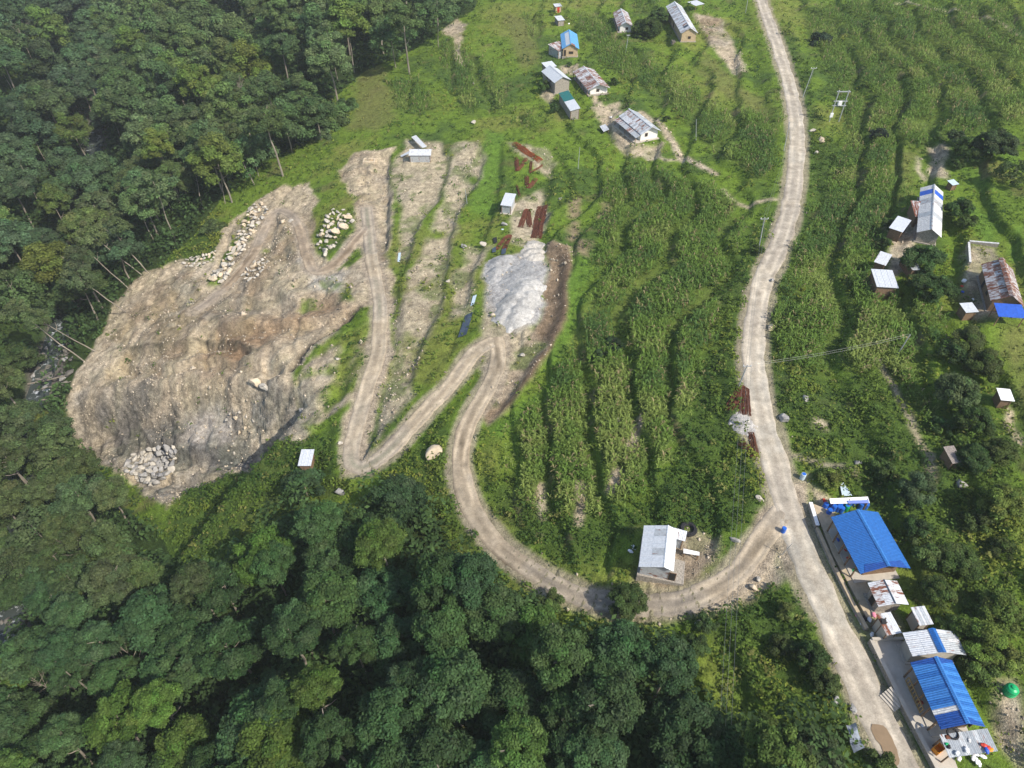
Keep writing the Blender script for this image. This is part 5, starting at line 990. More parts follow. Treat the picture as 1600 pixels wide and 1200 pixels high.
flat_sheet('tin_sheet', 'pale blue crumpled sheet beside the dark tarp', 'sheet', [(739, 462), (745, 461), (741, 475), (735, 478)], 'sheetblue', .2)
flat_sheet('tarp', 'dark blue tarp lying on the bank beside the track fork', 'tarp', [(727, 492), (739, 489), (729, 525), (715, 526)], 'tarp_d', .3)
flat_sheet('tarp', 'grey tarp over a long heap at the left edge of the lower road', 'tarp', [(1322, 1133), (1336, 1130), (1351, 1168), (1336, 1175)], 'tarp_g', .9)
flat_sheet('board_table', 'long white board on legs beside the tin shed', 'table', [(1068, 857), (1093, 862.5), (1093, 868), (1068, 864)], 'whitepl', 1.2, .05, True, tilt=(1.2, 1.2, 1.2, 1.2))
flat_sheet('tin_sheet', 'crumpled pale tin sheets on the bank left of the white house', 'sheet', [(937, 197), (946, 194), (952, 202), (943, 206)], 'silver', tilt=(.8, .9, 1.3, .7))
flat_sheet('tarp_shelter', 'white and blue sheets over a frame between road bank and upper blue roof', 'tarp', [(1296, 779), (1356, 776), (1359, 786), (1298, 787)], 'whitepl', 1.8, .05, True, tilt=(1.9, 1.9, 1.6, 1.6))
flat_sheet('tarp', 'blue strip of tarp on the white sheet frame', 'tarp', [(1324, 782), (1357, 781), (1358, 786), (1326, 787)], 'tarp_b', 1.95, .03, True, tilt=(1.98, 1.98, 1.75, 1.75))
flat_sheet('tarp', 'pale blue plastic slumped over the bank behind the drums', 'tarp', [(1312, 757), (1318, 754), (1332, 774), (1316, 775)], 'sheetblue', .3)
flat_sheet('black_box', 'black panel on the small shed roof with the rust strip', 'panel', [(1377, 967), (1384, 966), (1386, 974), (1379, 975)], 'black', 2.4, .2, False, tilt=(2.45, 2.45, 2.38, 2.38))

# boundary walls, courtyards, steps
def wall_line(name, label, px, h, th, mat, cap=None, base=1.0, cat='wall', world=None, zz=None):
    P = [at(u, v) for u, v in px] if world is None else world; t = thing(name, label, cat, P[0]); o_ = np.array(P[0]); mb = MB(); mc = MB()
    for a, b in zip(P[:-1], P[1:]):
        d = np.array([b[0] - a[0], b[1] - a[1]]); L = np.linalg.norm(d); d /= L; n_ = np.array([-d[1], d[0]]) * th / 2
        q = [np.array([a[0] - n_[0], a[1] - n_[1]]), np.array([b[0] - n_[0], b[1] - n_[1]]), np.array([b[0] + n_[0], b[1] + n_[1]]), np.array([a[0] + n_[0], a[1] + n_[1]])]
        za, zb = (a[2] + h, b[2] + h) if zz is None else (zz, zz); zs = [za, zb, zb, za]
        mb.add([(p[0] - o_[0], p[1] - o_[1], min(za, zb) - h - base - o_[2]) for p in q] + [(p[0] - o_[0], p[1] - o_[1], z_ - o_[2]) for p, z_ in zip(q, zs)], [(0, 3, 2, 1), (4, 5, 6, 7), (0, 1, 5, 4), (1, 2, 6, 5), (2, 3, 7, 6), (3, 0, 4, 7)])
        if cap: 
            e = 1.18; m_ = (q[0] + q[1] + q[2] + q[3]) / 4
            q2 = [m_ + (p - m_) * np.array([1, 1]) for p in q]
            mc.slab([(p[0] - o_[0], p[1] - o_[1], z_ - o_[2] + .09) for p, z_ in zip(q2, zs)], .085)
    mb.obj('masonry', mat, t)
    if cap: mc.obj('coping', cap, t)
    return t
def slab_poly(name, P, z, mat, th=.3):
    c = P.mean(0); V = [(p[0] - c[0], p[1] - c[1], 0) for p in P]; n = len(V); F = [tuple(range(n)) if np.cross(np.append(P[1] - P[0], 0), np.append(P[2] - P[1], 0))[2] > 0 else tuple(range(n - 1, -1, -1))]
    V2 = [(x, y, -th) for x, y, _ in V]; F += [(k, (k + 1) % n, n + (k + 1) % n, n + k) for k in range(n)]
    o = MB().add(V + V2, F).obj(name, mat, loc=(c[0], c[1], z)); o['kind'] = 'structure'; return o
slab_poly('courtyard_paving', COURT, COURT_Z + .12, 'concrete'); M['tan'] = plain('tan_concrete', (.42, .34, .235), .95, .22, 1.1)
slab_poly('yard_paving', COURT1, COURT1_Z + .12, 'tan')
cw = [COURT[0], COURT[6], COURT[5]]; wall_line('retaining_wall', 'stone retaining wall along the road edge of the concrete courtyard', None, .3, .45, 'stonewall', 'concrete', 3.0, world=[np.array([p[0], p[1], COURT_Z]) for p in cw], zz=COURT_Z + .28)
cw = [COURT[0], COURT[1]]; wall_line('yard_wall', 'low pale wall closing the upper end of the concrete courtyard', None, .5, .3, 'concrete', None, 1.5, world=[np.array([p[0], p[1], COURT_Z]) for p in cw], zz=COURT_Z + .55)
wall_line('retaining_wall', 'thin white topped wall between the road verge and the upper blue house', [(1264, 790), (1275, 826)], .7, .45, 'stonewall', 'whitepl', 1.5)
wall_line('retaining_wall', 'weathered low wall along the yard of the upper blue house', [(1275, 828), (1300, 885), (1330, 945), (1352, 985)], .5, .4, 'stonewall', 'tan', 2.0)
wall_line('garden_wall', 'low white yard wall above the rusty roofed house', [(1512, 382), (1558, 386)], .7, .35, 'stonewall', 'dirtywhite', 1.0)
wall_line('garden_wall', 'low white wall down the left side of the rusty house yard', [(1511, 384), (1513, 415)], .7, .35, 'stonewall', 'dirtywhite', 1.0)
wall_line('drain_kerb', 'grey concrete kerb of the drain in front of the upper blue house', [(1288, 828), (1312, 870), (1345, 938)], .25, .35, 'concrete', None, 1.0, 'kerb')
# steps from the road to the courtyard
p0 = at(1388, 1098); p1 = at_z(1399, 1089, COURT_Z + .1); t = thing('stone_steps', 'pale concrete steps from the road up to the courtyard', 'steps', p0, math.atan2(p1[1] - p0[1], p1[0] - p0[0]))
dz = max(.8, p1[2] - p0[2]); L_ = max(1.4, math.hypot(p1[0] - p0[0], p1[1] - p0[1]))
for k in range(5): MB().box(L_ * k / 5 - .3, L_ * (k + 1) / 5 - .3, -.95, .95, -1.0, dz * (k + 1) / 5).obj('step', 'concrete', t)

# ------------------------------------------------------------------ poles and wires
def pole(label, foot, top, arm=1.4, r=.10, mat='pole', hmin=7):
    b = at(*foot); d0 = project(*b)[2]; best = None
    for h in np.arange(3, 14, .25):
        p = at_z(top[0], top[1], b[2] + h); q = math.hypot(p[0] - b[0], p[1] - b[1])
        if best is None or q < best[0]: best = (q, h, p)
    q, h, p = best; t = thing('utility_pole', label, 'pole', b); lean = np.array([p[0] - b[0], p[1] - b[1], h]); lean[:2] *= min(1, .18 * h / (q + 1e-6))
    MB().tube([(0, 0, -.6), tuple(lean)], [r * 1.15, r * .8], 8).obj('shaft', mat, t)
    tp = b + lean
    if arm:
        MB().box(lean[0] - arm / 2, lean[0] + arm / 2, lean[1] - .05, lean[1] + .05, lean[2] - .35, lean[2] - .25).obj('crossarm', mat, t)
        for s in (-1, 0, 1): MB().lathe([(.05, 0), (.08, .08), (.04, .16), (.06, .22), (.02, .28)], 8, (lean[0] + s * arm * .45, lean[1], lean[2] - .25)).obj('insulator', 'whitepl', t)
    return tp
def wires(label, A, B, n=3, gap=.55, sag=.6, r=.013):
    A = np.array(A, float); B = np.array(B, float); d = B - A; nrm = np.array([-d[1], d[0], 0]); nrm /= np.linalg.norm(nrm) + 1e-9
    t = thing('power_line', label, 'wires', A)
    for k in range(n):
        off = nrm * gap * (k - (n - 1) / 2); pts = [A * 0 + d * s + off + np.array([0, 0, -sag * 4 * s * (1 - s)]) for s in np.linspace(0, 1, 13)]; MB().tube(pts, r, 4).obj('wire', 'wire', t)
pA = pole('grey pole with crossarm on the right bank near the road top', (1254, 152), (1272, 105)); pB = pole('slim grey pole at the left road verge beside the yellow shrub', (1185, 392), (1195, 340)); pC = pole('thin leaning pole at the left road verge near the sharp bend', (1225, 236), (1234, 190), 0, .08)
pD = pole('bright pole end carrying wires over the scrub right of the road', (1400, 557), (1422, 523), 0, .09); pE = pole('grey pole beside the roadside bundle of rusty bars', (1153, 606), (1168, 570), 1.2); pF = pole('grey pole with crossarm rising from the dark wood at the bottom', (1108, 1172), (1133, 1146), 1.8, .11)
pG = pole('thin blue grey pole below the white village house', (903, 264), (906, 230), 0, .07); pH = pole('thin pole in the village maize', (977, 84), (982, 54), .9, .08); pI = pole('thin pole in the maize right of the white house', (1088, 220), (1084, 186), 0, .07); pJ = pole('pole at the left road verge between maize and road top', (1165, 20), (1172, -20), 0, .08); pK = pole('short lamp pole at the road junction', (1221, 866), (1238, 849), 0, .04, 'pole')
pK2 = pole('thin pole in the grass beside the rusty bars', (730, 318), (727, 296), 0, .07)
wires('three wires from the wood pole up to the roadside pole', pF, pE, 3); wires('pair of wires crossing the road to the bright pole', pE, pD, 2, .4); wires('wires running off the bottom edge from the wood pole', pF, (pF[0] - 4, 4.0, pF[2] + 1), 3); wires('wires along the road verge between two poles', pE, pB, 2, .4, .8); wires('wires from the road verge pole to the bank pole', pB, pA, 2, .4, .8)
# transformer frame
f0 = at(1310, 190); f1 = at(1296, 186); t = thing('transformer_frame', 'grey two pole steel frame with a white box on the bank right of the road', 'pylon', at(1303, 190))
hF = 7.5
for s in (-1, 1): MB().tube([(s * 1.15, 0, -.5), (s * 1.15, 0, hF)], .13, 8).obj('leg', 'pole', t)
for z_ in (hF - .3, hF * .66, hF * .52): MB().box(-1.6, 1.6, -.09, .09, z_ - .1, z_ + .1).obj('crossarm', 'pole', t)
MB().box(-.45, .35, -.35, .35, hF * .54, hF * .54 + .9).obj('transformer', 'whitepl', t); MB().box(-1.55, -.85, -.42, -.14, 1.2, 2.2).obj('meter_box', 'whitepl', t)

# ------------------------------------------------------------------ rusty bars
def rebar(label, px, wid=.8, n=14, group=None, h=.12, caps=False):
    P = [at(*p) for p in px]; c = np.array(P[0]); mb = MB(); r = random.Random(len(label) + int(px[0][0]))
    C2 = catmull(np.array([p[:2] for p in P]), .8) if len(P) == 2 else np.concatenate([np.linspace(P[k][:2], P[k + 1][:2], 8) for k in range(len(P) - 1)])
    for k in range(n):
        o = (k / (n - 1) - .5) * wid; zz = h + r.uniform(-.05, .30) * (1 - abs(2 * k / (n - 1) - 1)); pts = []
        m0, m1 = (0, len(C2)) if len(C2) < 6 else (r.choice([0, 0, 1]), len(C2) - r.choice([0, 0, 1]))
        for m, p in list(enumerate(C2))[m0:m1]:
            d = C2[min(m + 1, len(C2) - 1)] - C2[max(m - 1, 0)]; d = d / (np.linalg.norm(d) + 1e-9); q = p + np.array([-d[1], d[0]]) * (o * (1 + .25 * math.sin(m * .5 + px[0][0]) * .3) + r.uniform(-.05, .05)); pts.append((q[0] - c[0], q[1] - c[1], float(H(q[0], q[1])) - c[2] + zz))
        mb.tube(pts, wid / n * .62, 4)
    o = mb.obj('rebar_bundle', 'rebar', loc=c); tag(o, label, 'rebar', group); return o
M['rebar2'] = plain('orange_rust', (.33, .10, .035), .9, .3, 5)
o = rebar('long straight orange bundle of rusty bars at the top of the grassy terrace', [(803, 224), (824, 239), (845, 253)], 1.5, 20); o.data.materials[0] = M['rebar2']
rebar('rusty bars bent in a thick V below the long orange bundle', [(807, 247), (808, 267), (815, 260), (822, 248)], 1.0); rebar('thin V of rusty bars right of the thick V', [(830, 253), (828, 271), (838, 265), (848, 258)], .5, 8); rebar('rusty bars bent in a V in the middle of the grassy terrace', [(823, 276), (824, 290), (826, 294), (838, 280)], 1.0); rebar('few thin rusty bars beside the white roofed hut', [(807, 290), (812, 307)], .4, 5)
rebar('inverted V of rusty bars right of the white roofed hut', [(813, 356), (822, 330), (825, 328), (828, 356)], 1.1); rebar('thickest straight bundle of rusty bars above the pale gravel heap', [(838, 373), (842, 348), (848, 323)], 2.2, 26); rebar('inverted V of rusty bars with dark wrapped ends above the grey gravel', [(775, 391), (790, 372), (797, 368), (786, 394)], 1.0)
rebar('upper inverted V of rusty bars at the road verge', [(1138, 642), (1158, 608), (1163, 608), (1167, 650)], 1.3, 20); rebar('long straight rusty bars lying along the road verge', [(1160, 612), (1160, 648)], 1.0, 14); rebar('lower V of rusty bars at the road verge', [(1156, 690), (1176, 713), (1180, 710), (1173, 676)], .9, 14)
flat_sheet('tarp', 'dark wrapping on the lower left end of the bent bars', 'tarp', [(769, 388), (775, 385), (775, 394), (769, 395)], 'tarp_d', .3); flat_sheet('tarp', 'dark wrapping on the lower right end of the bent bars', 'tarp', [(784, 389), (791, 386), (790, 398), (783, 398)], 'tarp_d', .3); flat_sheet('tarp', 'black sheet lying beside the wrapped rusty bars', 'tarp', [(770, 371), (776, 370), (777, 380), (772, 381)], 'black', .3)

# ------------------------------------------------------------------ gravel heaps
def heap(name, label, mounds, mat_col, pad_px=3):
    W_ = [(at(u, v), r_, h_) for u, v, r_, h_ in mounds]; cx = np.mean([w[0][0] for w in W_]); cy = np.mean([w[0][1] for w in W_]); R0 = max(math.hypot(w[0][0] - cx, w[0][1] - cy) + w[1] for w in W_) + .5
    n = 90; g = np.linspace(-R0, R0, n); X, Y = np.meshgrid(g + cx, g + cy); hgt = np.full(X.shape, -.4)
    for (p, r_, h_) in W_:
        d = np.hypot(X - p[0], Y - p[1]) / r_ * (1 + .34 * fbm(X, Y, 2.0, 161, 4)); hgt = np.maximum(hgt, .60 * h_ * (1 - d * .80 - .20 * d ** 3))
    hgt = np.where(hgt < 0, np.maximum(hgt, -.4), hgt) + .22 * fbm(X, Y, 1.3, 165, 4) * (hgt > 0); zz = H(X, Y) + hgt
    keep = hgt > -.3; idq = np.arange(n * n).reshape(n, n); q = np.stack([idq[:-1, :-1], idq[:-1, 1:], idq[1:, 1:], idq[1:, :-1]], -1).reshape(-1, 4); kq = keep.ravel()[q].any(1)
    z0 = float(H(cx, cy)); V = np.stack([X - cx, Y - cy, zz - z0], -1).reshape(-1, 3); c = np.array(mat_col) * (1 + .30 * fbm(X, Y, 1.5, 171, 4)[..., None] + .08 * fbm(X, Y, .5, 175, 2)[..., None])
    o = link(name, arrays_mesh(name, V, q[kq], None, c.reshape(-1, 3), True), 'gravel', loc=(cx, cy, z0)); return tag(o, label, 'gravel heap')
heap('gravel_heap', 'round mid grey gravel heap below the bent bars', [(780, 412, 2.6, 1.5), (775, 425, 2.2, 1.3), (790, 405, 2.0, 1.2), (770, 435, 1.6, .9)], (.34, .335, .325))
heap('gravel_heap', 'pale cream gravel heap at the foot of the thick rusty bundle', [(835, 384, 2.0, 1.2), (832, 395, 2.4, 1.5), (838, 401, 2.0, 1.2)], (.43, .405, .36))
heap('gravel_heap', 'low darker grey spread of gravel between the two heaps', [(815, 425, 3.6, .4), (806, 440, 3.0, .35), (825, 440, 2.8, .35)], (.31, .31, .305))
heap('gravel_heap', 'large pale gravel heap of overlapping tipped loads beside the track fork', [(828, 446, 2.8, 1.8), (818, 455, 2.9, 2.0), (826, 464, 2.8, 1.8), (808, 466, 3.0, 2.0), (818, 475, 2.9, 1.9), (797, 478, 2.8, 1.8), (810, 486, 2.9, 1.8), (790, 490, 2.5, 1.5), (803, 499, 2.6, 1.5), (785, 497, 1.9, 1.1)], (.42, .41, .385))
heap('sand_heap', 'white grey sand spilled at the road verge between the rusty bars', [(1157, 655, 1.4, .4), (1167, 661, 1.5, .45), (1160, 668, 1.3, .4), (1172, 672, 1.2, .3)], (.42, .40, .37))

# ------------------------------------------------------------------ boulders and stones
def rock_mesh(seed, mat, flat=.7):
    r = np.random.default_rng(seed); V = IV2.copy()
    for k in range(15):
        n_ = r.normal(0, 1, 3); n_ /= np.linalg.norm(n_); d = r.uniform(.36, .64); q = V @ n_; V -= np.where(q > d, q - d, 0)[:, None] * n_
    V *= np.array([1.15, .85, flat]) * r.uniform(.85, 1.15, 3); V += r.normal(0, .018, V.shape); me = arrays_mesh('boulder', V, None, IF2); me.materials.append(M[mat]); return me
M['stone_grey'] = plain('grey_stone', (.30, .29, .275), .9, .35, 1.2, bs=.8, bd=.1); M['stone_tan'] = plain('tan_stone', (.52, .43, .31), .9, .3, 1.2, bs=.8, bd=.1)
RK = [rock_mesh(200 + k, 'stone', .7) for k in range(5)] + [rock_mesh(210 + k, 'stone_tan', .65) for k in range(2)]; RKG = [rock_mesh(220 + k, 'stone_grey', .65) for k in range(4)] + RK[:2]
M['stone_dark'] = plain('dark_wet_stone', (.13, .12, .105), .8, .4, 1.2, bs=.8, bd=.1); RKD = [rock_mesh(230 + k, 'stone_dark', .65) for k in range(4)] + RKG[:1]
def boulder(p, s, label, group=None, pool=None, dz=0.0):
    o = link('boulder', random.choice(pool or RK), None, loc=(p[0], p[1], p[2] + s * .25 + dz), rot=(random.uniform(-.5, .5), random.uniform(-.5, .5), random.uniform(0, 6.28)), scale=(s * random.uniform(.8, 1.2), s * random.uniform(.8, 1.2), s * random.uniform(.8, 1.1))); return tag(o, label, 'boulder', group)
def px_in(poly, n, seed, gap):
    P = np.array(poly, float); r = np.random.default_rng(seed); out = []; lo, hi = P.min(0), P.max(0); tries = 0
    while len(out) < n and tries < 6000:
        tries += 1; q = lo + r.random(2) * (hi - lo)
        if inside(np.array([q[0]]), np.array([q[1]]), P)[0] and all(math.hypot(q[0] - a, q[1] - b) > gap for a, b in out): out.append(tuple(q))
    return out
for poly, n, gap, s0, s1, lab, grp, pool in [
    ([(392, 322), (410, 318), (418, 330), (395, 372), (372, 402), (350, 442), (332, 442), (345, 415), (370, 375)], 78, 4.4, .55, 1.15, 'pale angular block in the long stone berm along the quarry track', 'blocks of the long stone berm', RK),
    ([(380, 430), (398, 410), (415, 402), (420, 412), (400, 436), (386, 440)], 22, 4.5, .5, .95, 'pale block in the short stone row inside the quarry', 'blocks of the short stone row', RK),
    ([(512, 330), (535, 325), (548, 330), (550, 348), (530, 362), (525, 385), (508, 400), (497, 385), (497, 365), (510, 350)], 44, 5.0, .6, 1.2, 'pale block in the heap between the two hairpins', 'blocks of the heap between the hairpins', RK),
    ([(286, 412), (300, 402), (322, 400), (338, 392), (334, 405), (315, 416), (295, 419)], 26, 4.6, .5, .9, 'pale block on the rim at the top left of the quarry', 'blocks on the upper quarry rim', RK),
    ([(205, 712), (240, 702), (278, 700), (276, 715), (262, 745), (240, 764), (220, 752), (196, 738)], 72, 5.2, .7, 1.35, 'grey white slab in the stone heap at the quarry foot', 'slabs of the heap at the quarry foot', RKG),
    ([(355, 650), (378, 640), (400, 655), (395, 670), (372, 690), (360, 735), (352, 700)], 14, 9, .4, .8, 'loose pale block on the green slope below the quarry', 'loose blocks below the quarry', RK),
    ([(60, 545), (100, 540), (115, 565), (110, 600), (70, 610), (50, 590)], 24, 7, .8, 1.7, 'brown grey boulder in the stream bed', 'boulders in the stream', RKD),
    ([(0, 955), (40, 960), (50, 1010), (10, 1020)], 12, 8, .9, 1.8, 'dark boulder beside the little waterfall', 'boulders beside the waterfall', RKD)]:
    for k, (u_, v_) in enumerate(px_in(poly, n, 300 + len(lab), gap)):
        p_ = at(u_, v_); boulder(p_, random.uniform(s0, s1) * (1.0 if pxm(p_) > 5 else 1.05), lab, grp, pool, random.uniform(0, .25))
for u_, v_, s, lab, pool in [(441, 348, 1.3, 'left one of two big white boulders at the top of the quarry track', RK), (455, 346, 1.4, 'right one of two big white boulders at the top of the quarry track', RK), (540, 357, 1.6, 'largest grey white boulder in front of the heap between the hairpins', RK), (530, 770, 1.5, 'big grey boulder at the edge of the lower wood below the hairpin', RKG), (683, 708, 1.9, 'big half buried white boulder left of the looping track', RK), (402, 600, 1.9, 'large pale yellow block on the quarry face', RK[5:]), (415, 606, 1.6, 'pale block beside the large yellow block on the quarry face', RK), (532, 693, .9, 'single pale boulder left of the hairpin', RK), (472, 642, 1.3, 'grey boulder above the small white roof', RKG), (526, 562, .8, 'white stone in the green patch left of the track', RK), (757, 384, 1.5, 'flat pale boulder above the grey gravel', RK), (725, 386, 1.3, 'dark rounded boulder on the grassy terrace', RKG), (788, 352, 1.1, 'grey boulder beside the white roofed hut', RKG), (700, 440, 1.0, 'grey boulder on the middle terrace', RKG), (817, 556, 1.0, 'white boulder on the dirt bank below the gravel', RK), (740, 131, 1.1, 'white rock in the maize of the knoll', RK), (740, 192, 1.5, 'grey rock on the grass of the knoll', RKG), (964, 657, 1.3, 'brown grey rock on the lower maize terraces', RKG), (1270, 205, 1.2, 'pale boulder at the right road verge', RK), (1283, 222, 1.6, 'white broken rock on the bank right of the road', RK), (1275, 240, 1.5, 'tan rock on the bank right of the road', RK), (1258, 624, 1.2, 'grey boulder in the scrub right of the road', RKG), (1225, 655, 1.7, 'grey slab boulder at the right road verge', RKG), (1340, 724, 1.0, 'grey stone in the scrub above the drums', RKG), (1305, 1094, 1.2, 'grey slab on the left road verge near the bottom', RKG), (1332, 1110, .9, 'small grey stone on the left road verge', RKG), (1187, 781, 1.0, 'pale boulder at the inner corner of the road junction', RK), (1147, 845, .9, 'pale boulder beside the track above the tin shed yard', RK), (1175, 918, 1.0, 'pale boulder at the outer side of the track bend', RK), (1185, 906, .9, 'tan boulder beside the road junction bank', RK), (1090, 976, 1.0, 'pale boulder below the track bend', RK), (1500, 760, 1.4, 'grey rock below the old thatched hut', RKG), (875, 312, .9, 'small rock on the grass left of the maize', RKG), (1063, 244, 1.2, 'white stones beside the path right of the white house', RK), (1205, 440, .9, 'stone at the right road verge', RKG), (1207, 513, 1.1, 'pale stone at the right road verge below the bend', RK)]:
    boulder(at(u_, v_), s * .8, lab, None, pool)
# scattered stones: thousands, one mesh
IV0 = np.array([(1, 0, 0), (-1, 0, 0), (0, 1, 0), (0, -1, 0), (0, 0, 1), (0, 0, -1)], float); IF0 = np.array([(4, 0, 2), (4, 2, 1), (4, 1, 3), (4, 3, 0), (5, 2, 0), (5, 1, 2), (5, 3, 1), (5, 0, 3)])
x, y, z, (dq_, q1, gv, rm, pv), r = gather(620000, [DIRT, Q1, GRV, ROADM, PAVE], 21)
cl = fbm(x, y, 5, 181, 3); k = (r.random(len(x)) < dq_ * (1 - pv) * (.05 + .42 * sm(.0, .45, cl) + .05 * q1) * (1 - .95 * (rm > .3))); x, y, z, q1 = x[k], y[k], z[k], q1[k]
x2, y2, z2, (rm2, dd2), r2 = gather(60000, [ROADM, DIRT], 23); k = (rm2 > .05) & (rm2 < .6) & (r2.random(len(x2)) < .5); x, y, z = np.concatenate([x, x2[k]]), np.concatenate([y, y2[k]]), np.concatenate([z, z2[k]])
s = .06 + .26 * r.random(len(x)) ** 4 + .05 * project(x, y, z)[2] / 150; s = np.where(r.random(len(x)) < .03, s * 2.0, s) * .9; n = len(x)
sc = s[:, None, None] * r.uniform(.6, 1.3, (n, 1, 3)); V = np.stack([x, y, z + s * .2], -1)[:, None] + IV0[None] * sc * (1 + r.normal(0, .22, (n, 6, 1))); F = (np.arange(n)[:, None, None] * 6 + IF0[None]).reshape(-1, 3)
cs = np.array([.50, .43, .33])[None] * r.uniform(.4, 1.2, (n, 1)) * np.array([1, 1, 1]); o = link('scattered_stones', arrays_mesh('stones', V.reshape(-1, 3), None, F, np.repeat(cs, 6, 0)), 'gravel'); o['kind'] = 'stuff'


# ------------------------------------------------------------------ small things
def drum(label, p, mat, s=1.0, group=None, lying=False, name='drum'):
    t = thing(name, label, 'drum', p, 0, group); o = MB().lathe([(.27 * s, 0), (.29 * s, .03), (.29 * s, .28 * s), (.305 * s, .30 * s), (.29 * s, .32 * s), (.29 * s, .58 * s), (.305 * s, .60 * s), (.29 * s, .62 * s), (.29 * s, .86 * s), (.26 * s, .9 * s)], 14).obj('body', mat, t)
    MB().lathe([(.22 * s, .9 * s), (.22 * s, .925 * s)], 12).obj('lid', 'drumblue' if mat != 'whitepl' else 'whitepl', t)
    if lying: o.rotation_euler = (1.45, 0, .6)
    return t
k = 0
for u_, v_ in [(1299, 791), (1309, 790), (1317, 791), (1301, 797), (1308, 798), (1313, 800), (1310, 794), (1326, 790), (1333, 789), (1294, 803), (1343, 794), (1351, 794)]:
    p_ = at(u_, v_); drum('blue plastic drum in the cluster above the upper blue roof', p_, 'drumblue', 1.1, 'blue drums stacked above the upper blue roof')
for u_, v_, lab in [(1298, 789, 'left green drum among the stacked blue drums'), (1321, 797, 'right green drum among the stacked blue drums')]: drum(lab, at(u_, v_), 'drumgreen', 1.1)
drum('pale blue drum standing at the right road verge', at(1253, 748), 'sheetblue', 1.15); drum('single blue drum at the road junction', at(1223, 831), 'drumblue', 1.0); drum('lone blue drum left of the drum cluster', at(1288, 794), 'drumblue', 1.1); 
p_ = at(1575, 1082); t = thing('water_tank', 'round bright green water tank on the slope right of the lower blue roof', 'water tank', p_); MB().lathe([(.58, 0), (.64, .1), (.64, .3), (.67, .33), (.64, .36), (.64, .62), (.67, .65), (.64, .68), (.64, .95), (.48, 1.15), (.26, 1.25)], 20).obj('body', 'drumgreen', t); MB().lathe([(.22, 1.25), (.22, 1.34), (.1, 1.37)], 14).obj('lid', 'drumgreen', t)
def crate(label, p, mat, sx=.8, sy=.5, sz=.5, az=0):
    t = thing('crate', label, 'crate', p, az); MB().box(-sx / 2, sx / 2, -sy / 2, sy / 2, 0, .06).obj('base', mat, t)
    for a, b, c, d in ((-sx / 2, sx / 2, -sy / 2, -sy / 2 + .05), (-sx / 2, sx / 2, sy / 2 - .05, sy / 2), (-sx / 2, -sx / 2 + .05, -sy / 2 + .05, sy / 2 - .05), (sx / 2 - .05, sx / 2, -sy / 2 + .05, sy / 2 - .05)): MB().box(a, b, c, d, .06, sz).obj('side', mat, t)
crate('orange plastic crate at the lower end of the courtyard', at_z(1464, 1172, COURT_Z + .13), 'orange', 1.0, .7, .6, .5)
def tyre(label, p, R=.45, w=.14, tilt=0):
    mb = MB(); pts = [(R * math.cos(a), R * math.sin(a), w) for a in np.linspace(0, 2 * math.pi, 17)]; mb.tube(pts, w, 6); o = mb.obj('tyre', 'black', loc=p); return tag(o, label, 'tyre')
tyre('black tyre lying above the lean-to of the tin shed', at(1075, 829), .85, .3); P_ = PL['tinver']; zt_ = P_['c'][2] + 2.42
tyre('dark tyre lying on the littered flat tin roof', at_z(1488, 1147, zt_ + .02), .5, .10)
def sack(label, p, mat, s=.4, group=None):
    s *= .52
    V = IV2 * np.array([1.25, .8, .5]) * s; V = V * (1 + .12 * np.sin(IV2[:, :1] * 7 + p[0])); me = arrays_mesh('sack', V, None, IF2, None, True); me.materials.append(M[mat]); o = link('sack', me, None, loc=(p[0], p[1], p[2] + .4 * s), rot=(0, 0, random.uniform(0, 3))); return tag(o, label, 'sack', group)
for u_, v_ in [(1518, 1186), (1523, 1191), (1527, 1195), (1533, 1184), (1521, 1180), (1496, 1187)]: p_ = at(u_, v_); sack('white sack in the heap beside the littered flat tin roof', (p_[0], p_[1], p_[2] + .3), 'whitepl', .5, 'white sacks beside the flat tin roof')
for u_, v_, m_, lab, s in [(1510, 1172, 'whitepl', 'white bundle on the lower edge of the flat tin roof', .5), (1495, 1177, 'whitepl', 'white box shaped bundle at the roof corner', .45), (1537, 1165, 'red', 'red bundle on the flat tin roof', .5), (1543, 1169, 'red', 'small red bundle at the right side of the flat tin roof', .45), (1541, 1173, 'tarp_b', 'blue bundle on the flat tin roof', .5), (1480, 1152, 'rebar', 'rust brown bundle on the flat tin roof', .5), (1514, 1157, 'dirtywhite', 'pale stone like bundle in the middle of the flat tin roof', .35), (1482, 1167, 'black', 'black round bundle on the flat tin roof', .4), (1479, 1163, 'drumgreen', 'pale green bundle on the flat tin roof', .35), (1548, 1172, 'orange', 'orange bundle at the right corner of the flat tin roof', .4)]:
    sack(lab, at_z(u_, v_, zt_ - .05), m_, s)
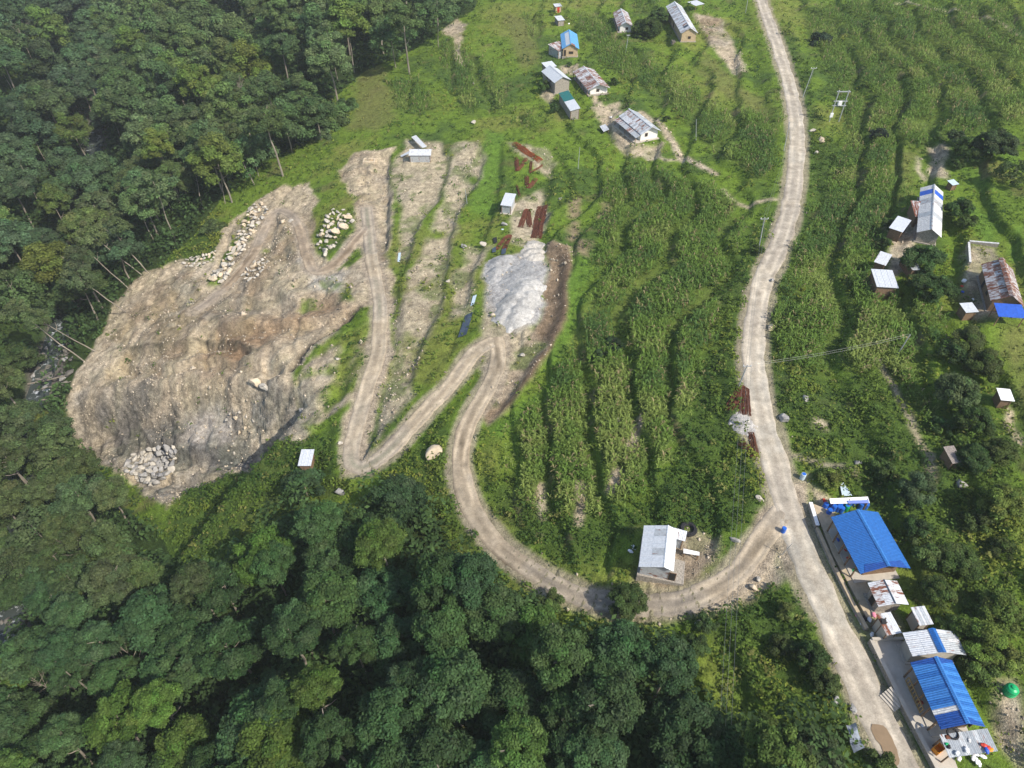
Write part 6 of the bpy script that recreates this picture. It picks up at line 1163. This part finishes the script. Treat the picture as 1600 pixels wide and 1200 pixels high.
for u_, v_, m_, lab, s in [(1364, 963, 'pink', 'pink cloth bundle in the small yard below the rusty tin roof', .55), (1358, 968, 'whitepl', 'white cloth heap in the small yard below the rusty tin roof', .6), (1346, 973, 'whitepl', 'white bundle at the yard wall', .5), (1340, 962, 'pink', 'pale pink bundle at the yard wall', .45), (1362, 992, 'whitepl', 'white bundle above the courtyard wall', .5), (1350, 968, 'black', 'black heap in the small yard', .7), (1330, 942, 'red', 'red bucket shaped bundle on the yard wall', .35), (1288, 783, 'red', 'red bundle left of the drums', .55), (1333, 893, 'drumgreen', 'bright green bundle in front of the upper blue house', .5), (1308, 846, 'tarp_b', 'blue bundle in front of the upper blue house', .45), (1320, 862, 'red', 'dark red bundle under the upper blue eave', .4), (1324, 874, 'red', 'second red bundle lower under the upper blue eave', .45), (1361, 1008, 'tarp_d', 'dark box shaped bundle at the top corner of the courtyard', .5), (1438, 1136, 'whitepl', 'white paper like bundle on the courtyard', .3), (1436, 1099, 'red', 'red bundle at the courtyard edge under the railing', .55), (990, 856, 'whitepl', 'white crumpled bag left of the tin shed', .6), (985, 862, 'whitepl', 'second white bag lower left of the tin shed', .55), (1037, 903, 'whitepl', 'white bag below the tin shed', .4), (1506, 440, 'whitepl', 'white washing spread at the yard edge left of the rusty house', .9), (1503, 448, 'red', 'red and white washing heap at the yard edge', .55), (1504, 457, 'tarp_b', 'blue washing heap at the yard edge', .55), (1520, 468, 'whitepl', 'small white bundle above the tiny white hut', .4), (955, 184, 'whitepl', 'white sheets at the left corner of the white house', .7), (785, 359, 'sheetblue', 'pale blue bundle below the white roofed hut', .5), (856, 137, 'whitepl', 'white litter bag below the stone house', .5), (889, 38, 'whitepl', 'white laundry heap behind the sky blue roof', .8)]:
    p_ = at(u_, v_); zc = max(p_[2], COURT_Z + .12 if inside(np.array([p_[0]]), np.array([p_[1]]), COURT)[0] else (COURT1_Z + .12 if inside(np.array([p_[0]]), np.array([p_[1]]), COURT1)[0] else -99)); sack(lab, (p_[0], p_[1], zc), m_, s)
# fallen logs at the stream
def log(label, a, b, r=.18, za=.4, zb=.4):
    A = at(*a); B = at(*b); A[2] += za; B[2] += zb; mb = MB().tube([np.zeros(3), (B - A) * .5 + np.array([0, 0, -.1]), B - A], [r, r * .85, r * .6], 7); tag(mb.obj('fallen_log', 'bark', loc=A), label, 'log')
log('long pale fallen trunk across the stream bed', (45, 602), (108, 588), .22); log('shorter pale fallen trunk below the stream boulders', (62, 628), (95, 620), .2); log('third fallen trunk beside the stream boulders', (55, 612), (112, 598), .14)
# stone lined pit, low wood pile, goats
p_ = at(577, 252); t = thing('stone_pit', 'small rectangular pit with a stone rim on the bare terrace head', 'pit', p_)
for a, b, c, d in ((-1.6, 1.6, -1.1, -.75), (-1.6, 1.6, .75, 1.1), (-1.6, -1.25, -.75, .75), (1.25, 1.6, -.75, .75)): MB().box(a, b, c, d, -.3, .35).obj('rim', 'stone_tan', t)
MB().box(-1.25, 1.25, -.75, .75, -.3, .03).obj('pit_floor', 'mud', t)
def wood_pile(label, p, n=10, L=1.8):
    t = thing('wood_pile', label, 'wood pile', p, random.uniform(0, 3)); k = 0; rows_ = [4, 3, 3]
    for rw, c in enumerate(rows_):
        for q in range(c): MB().tube([(-L / 2 + random.uniform(-.1, .1), (q - c / 2) * .34, .15 + rw * .28), (L / 2 + random.uniform(-.1, .1), (q - c / 2) * .34, .15 + rw * .28)], .15, 6).obj('log', 'bark', t)
wood_pile('stacked split wood beside the long mud house at the top', at(1051, 68)); wood_pile('wood pile below the square white shed', at(1372, 456))
#SECTION4
